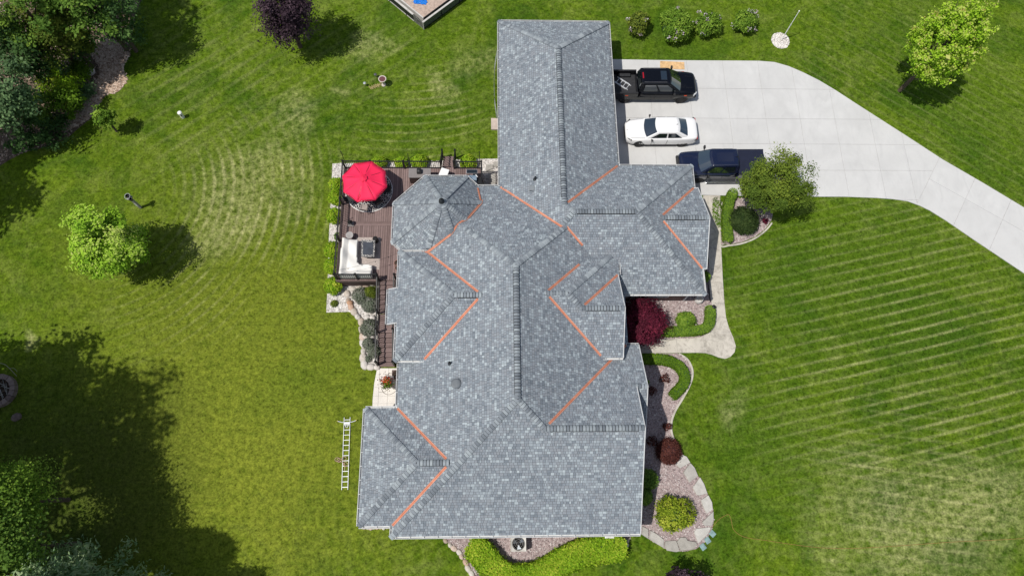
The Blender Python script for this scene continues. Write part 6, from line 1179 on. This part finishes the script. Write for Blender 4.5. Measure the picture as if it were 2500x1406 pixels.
# woodland upper left
def crown_at(u, v_, z): q = P(u, v_, z); return (q.x, q.y)
for k, (u, v_, z, r_, rzv, n, lf, mt_, nc, lab) in enumerate((
    (268, 42, 3.6, 2.0, 2.6, 5200, .16, 'lf_dark', 60, 'dark rounded cedar at the right end of the woodland'), (135, 62, 4.2, 2.0, 2.1, 7000, .17, 'lf_olive', 55, 'olive yellow tree in the middle of the woodland'), (60, 22, 6.0, 2.2, 2.6, 6000, .18, 'lf_green', 50, 'green tree at the top left corner of the woodland'), (205, -10, 5.5, 2.2, 2.4, 4200, .2, 'lf_green', 45, 'green tree at the top edge beside the cedar'),
    (20, 118, 4.2, 1.9, 2.0, 5000, .17, 'lf_dark', 45, 'dark green tree on the left edge above the pale tree'), (88, 140, 2.6, 1.5, 1.5, 3600, .18, 'lf_dark', 40, 'dark green tree behind the lime shrub'), (185, 100, 1.9, 1.0, 1.0, 2600, .15, 'lf_dark', 30, 'low dark tree below the cedar near the chips'), (18, 205, 4.6, 1.5, 1.7, 3200, .2, 'lf_blue', 36, 'pale blue green tree on the left edge of the woodland'), (-20, 265, 4.2, 1.6, 1.8, 2600, .2, 'lf_blue', 30, 'second pale blue green tree lower on the left edge'),
    (140, 208, 1.5, 1.3, 1.0, 4200, .13, 'lf_lime', 34, 'bright lime green bush near the pale boulder'), (165, 250, 1.3, 1.0, .9, 1900, .16, 'lf_hedge', 26, 'bright green bush below the lime one'), (192, 170, .8, .75, .5, 1700, .13, 'lf_hedge', 24, 'green bush above the pale boulder'), (205, 224, .5, .65, .35, 1500, .12, 'lf_blue', 20, 'teal grassy bush beside the wood chips'), (100, 262, 1.2, 1.2, .9, 1700, .18, 'lf_green', 24, 'shaded green bush on the left of the lime bush'), (55, 315, 1.6, 1.6, 1.1, 2000, .18, 'lf_dark', 26, 'shaded dark bush at the lower left of the woodland'), (130, 318, .7, 1.1, .5, 1500, .15, 'lf_dark', 22, 'low dark ground bush at the foot of the woodland'))):
    low = z < 1.8
    tree('woodland_bush' if low else 'woodland_tree', lab, 'bush' if low else 'tree', crown_at(u, v_, z), z, (r_, r_, rzv), n, lf, M[mt_], nc, .62 if not low else .4, .12 if not low else .05, 60 + k, 'woodland trees and bushes in the upper left')
# tall trees round the plot whose crowns and shade reach the lawn
for k, (b, z, r_, rzv, n, lf, mt_, st_, lab) in enumerate((
    ((-24.6, 1.0), 6.6, 2.0, 2.0, 16000, .12, 'lf_lilac', None, 'yellow green tree crown at the lower left edge'), ((-20.9, -4.1), 6.4, 3.3, 5.4, 22000, .26, 'lf_pine', 'pine', 'blue green pine in the lower left corner'), ((-24.9, -3.4), 7.0, 2.8, 4.6, 16000, .26, 'lf_pine', 'pine', 'second blue green pine at the very corner'), ((-17.4, -5.2), 4.6, 2.3, 4.0, 12000, .24, 'lf_pine', 'pine', 'smaller pine at the bottom edge beside the corner pine'),
    ((-23.5, -1.4), 7.6, 1.8, 2.2, 9000, .14, 'lf_green', None, 'dark green tree between the yellow green tree and the corner pine'), ((-27.8, -4.8), 10, 2.7, 3.0, 5000, .28, 'lf_green', None, 'green tree between the corner pines and the left edge'), ((-32.4, 1.6), 12, 3.4, 3.4, 5000, .3, 'lf_green', None, 'tall green tree just beyond the left edge by the yellow green one'), ((-33.5, -2.0), 12, 3.6, 3.6, 5000, .3, 'lf_green', None, 'tall green tree beyond the lower left edge behind the pines'), ((-31.5, -7.5), 12, 3.4, 3.6, 5000, .3, 'lf_green', None, 'tall green tree beyond the bottom left corner'), ((-35.5, 3.5), 12, 3.4, 3.6, 5000, .3, 'lf_green', None, 'tall green tree in the second row beyond the left edge'), ((-30.6, 2.6), 15, 3.6, 3.6, 6000, .3, 'lf_green', None, 'tall green tree beyond the left edge shading the west lawn'), ((-31.8, 6.6), 9.0, 3.0, 3.2, 5000, .3, 'lf_green', None, 'green tree beyond the left edge shading the fire ring'),
    ((-31.5, 35.2), 14.0, 4.2, 3.6, 7000, .34, 'lf_green', None, 'tall green tree beyond the upper left corner shading the lawn'), ((-29.0, 38.8), 11.5, 3.4, 3.2, 6000, .32, 'lf_green', None, 'second tall green tree beyond the upper left corner'), ((-38.6, 18.2), 9.0, 3.2, 3.2, 5000, .32, 'lf_green', None, 'green tree beyond the middle of the left edge'), ((-38.2, 21.5), 10.0, 3.0, 3.2, 5000, .32, 'lf_green', None, 'green tree beyond the left edge beside the woodland'))):
    tree('pine_tree' if st_ else 'tall_tree', lab, 'tree', b, z, (r_, r_, rzv), n, lf, M[mt_], 70 if not st_ else 130, .95 if not st_ else .75, .22 if z > 8 else .11, 90 + k, 'tall trees round the west side of the plot', .35, .2, .6 if not st_ else .28, 0, st_)
# lilacs
for k, (u, v_, r_, lab, mm) in enumerate(((1560, 60, 25, 'leftmost lilac bush above the driveway, thin and brownish', 'lf_olive'), (1646, 64, 37, 'largest lilac bush above the driveway', 'lf_lilac'), (1728, 61, 29, 'third lilac bush above the driveway with pale blossoms', 'lf_lilac'), (1818, 54, 25, 'rightmost lilac bush above the driveway', 'lf_lilac'))):
    shrub('lilac_bush', lab, 'bush', u, v_, (1.5, 1.9, 1.6, 1.5)[k], r_ * 1.12, (1500, 3200, 2200, 1900)[k], .15, M[mm], 130 + k, 'lilac bushes above the driveway', True, .95, .3, extra=(M['lilacbl'], (4, 5, 9, 9)[k], .12), ncl=22)
# lime shrubs round the deck
for k, (u, v_, r_, lab) in enumerate(((822, 452, 17, 'lime shrub highest in the west row beside the deck'), (820, 483, 17, 'second lime shrub of the west row beside the deck'), (817, 527, 18, 'third lime shrub of the west row beside the deck'), (813, 610, 19, 'fourth lime shrub of the west row, beside the covered sofa'), (811, 650, 18, 'fifth lime shrub of the west row at the sofa corner'), (815, 698, 20, 'lowest lime shrub of the west row below the deck corner'), (926, 398, 17, 'lime shrub north of the deck behind the umbrella'), (979, 399, 15, 'lime shrub north of the deck left of the cabinet'), (1024, 396, 19, 'lime shrub north of the deck behind the cabinet'), (1143, 397, 19, 'lime shrub north of the deck right of the steps'))):
    shrub('lime_shrub', lab, 'shrub', u, v_, .8, r_ * 1.05, 1500, .11, M['lf_lime'], 150 + k, 'lime shrubs planted round the deck', True, 1, .16)
# other shrubs
shrub('globe_shrub', 'dark globe yew in the bed beside the driveway tree', 'shrub', 1817, 538, 1.1, 36, 5000, .10, M['lf_yew'], 170, None, True, 1, .10, ncl=60)
shrub('round_shrub', 'small green shrub in the gravel beside the red maple', 'shrub', 1674, 781, .8, 22, 2000, .11, M['lf_lilac'], 171, None, True, .85, .16)
shrub('barberry', 'round maroon barberry at the top of the flagstone rim', 'shrub', 1633, 1101, .75, 29, 3600, .08, M['lf_brown'], 172, None, True, 1, .06, ncl=50)
shrub('golden_shrub', 'yellow green flowering shrub inside the flagstone rim', 'shrub', 1648, 1253, 1.0, 35, 3000, .12, M['lf_gold'], 173, None, True, .95, .38, ncl=20)
shrub('wall_shrub', 'dark green shrub half under the east eave', 'shrub', 1582, 1170, .9, 22, 1500, .11, M['lf_green'], 174, 'shrubs at the east wall'); shrub('wall_shrub', 'smaller dark green shrub below it under the east eave', 'shrub', 1573, 1212, .8, 18, 1100, .11, M['lf_green'], 175, 'shrubs at the east wall'); shrub('wall_shrub', 'green shrub in the shade under the wing gable eave', 'shrub', 1722, 676, .9, 11, 900, .10, M['lf_green'], 182, 'shrubs at the east wall')
for k, (u, v_, r_, lab, mm) in enumerate(((1622, 925, 11, 'sparse brown twiggy plant inside the curved hedge', 'lf_brown'), (1592, 953, 9, 'dark twiggy plant in shade below the curved hedge', 'lf_brown'), (1629, 1041, 9, 'small dark red plant on the bed edge above the barberry', 'lf_brown'), (1592, 1077, 11, 'dark red plant in the wall shade beside the barberry', 'lf_brown'), (1575, 930, 8, 'small green weed in the eave shade', 'lf_green'), (1868, 540, 6, 'tiny red plant under the driveway tree', 'lf_red'))):
    shrub('small_plant', lab, 'plant', u, v_, .35, r_, 260, .09, M[mm], 190 + k, 'small plants in the gravel beds', False, 1, .4, ncl=9)
for k, (u, v_, r_, lab, mm) in enumerate(((880, 722, 22, 'grey green shrub under the deck front', 'lf_grey'), (905, 715, 18, 'mixed green shrub against the stair top', 'lf_olive'), (903, 744, 20, 'grey lavender shrub beside the upper stairs', 'lf_grey'), (901, 800, 22, 'grey green shrub beside the stair landing', 'lf_grey'), (899, 838, 14, 'small dark grey shrub below the white boulders', 'lf_grey'), (913, 856, 17, 'grey shrub beside the lower stairs', 'lf_grey'), (816, 741, 9, 'tiny green tuft in the white rocks', 'lf_olive'), (899, 876, 8, 'tiny grey tuft near the bottom of the stairs', 'lf_grey'), (825, 577, 11, 'thin green plant against the west railing', 'lf_green'))):
    shrub('rock_garden_shrub', lab, 'shrub', u, v_, (.6 if r_ > 12 else .25), r_ * .84, 1300 if r_ > 12 else 260, .09, M[mm], 210 + k, 'shrubs in the white rock bed', r_ > 12, 1, .25)
q = P(945, 934, .75); t = thing('flower_pot', 'pot of red flowers and green leaves on the patio table', 'flower pot', (q.x, q.y, .70)); pt('pot', flat('pot_black', (.03, .03, .03), .6), t, lambda m: m.lathe([(.14, .70), (.2, .92), (.21, .95), (.17, .95)], (q.x, q.y, 0), 16))
r = np.random.default_rng(5)
for nm, mt_, n, ox, oy, sp in (('leaves', 'lf_hedge', 260, .04, -.12, .13), ('red_leaves', 'lf_brown', 200, 0, .05, .2), ('flowers', 'lf_flower', 160, -.05, .03, .12)):
    C = np.array([q.x + ox, q.y + oy, 1.05]) + r.normal(0, 1, (n, 3)) * [sp, sp, .07]; V, Fc, tn = cards(C, np.full(n, .09), r.normal(0, .5, (n, 3)) + [0, 0, 1], r.uniform(0, 1, n), .7, 1); put(nm, fast_mesh(nm, V, Fc, M[mt_], tn), t)
shrub('weed_patch', 'pale weedy grass spilling over the sidewalk edge beside the narrow hedge', 'grass', 1754, 520, .12, 13, 900, .1, M['lf_hedge'], 230, None, False, 3.0, .3)
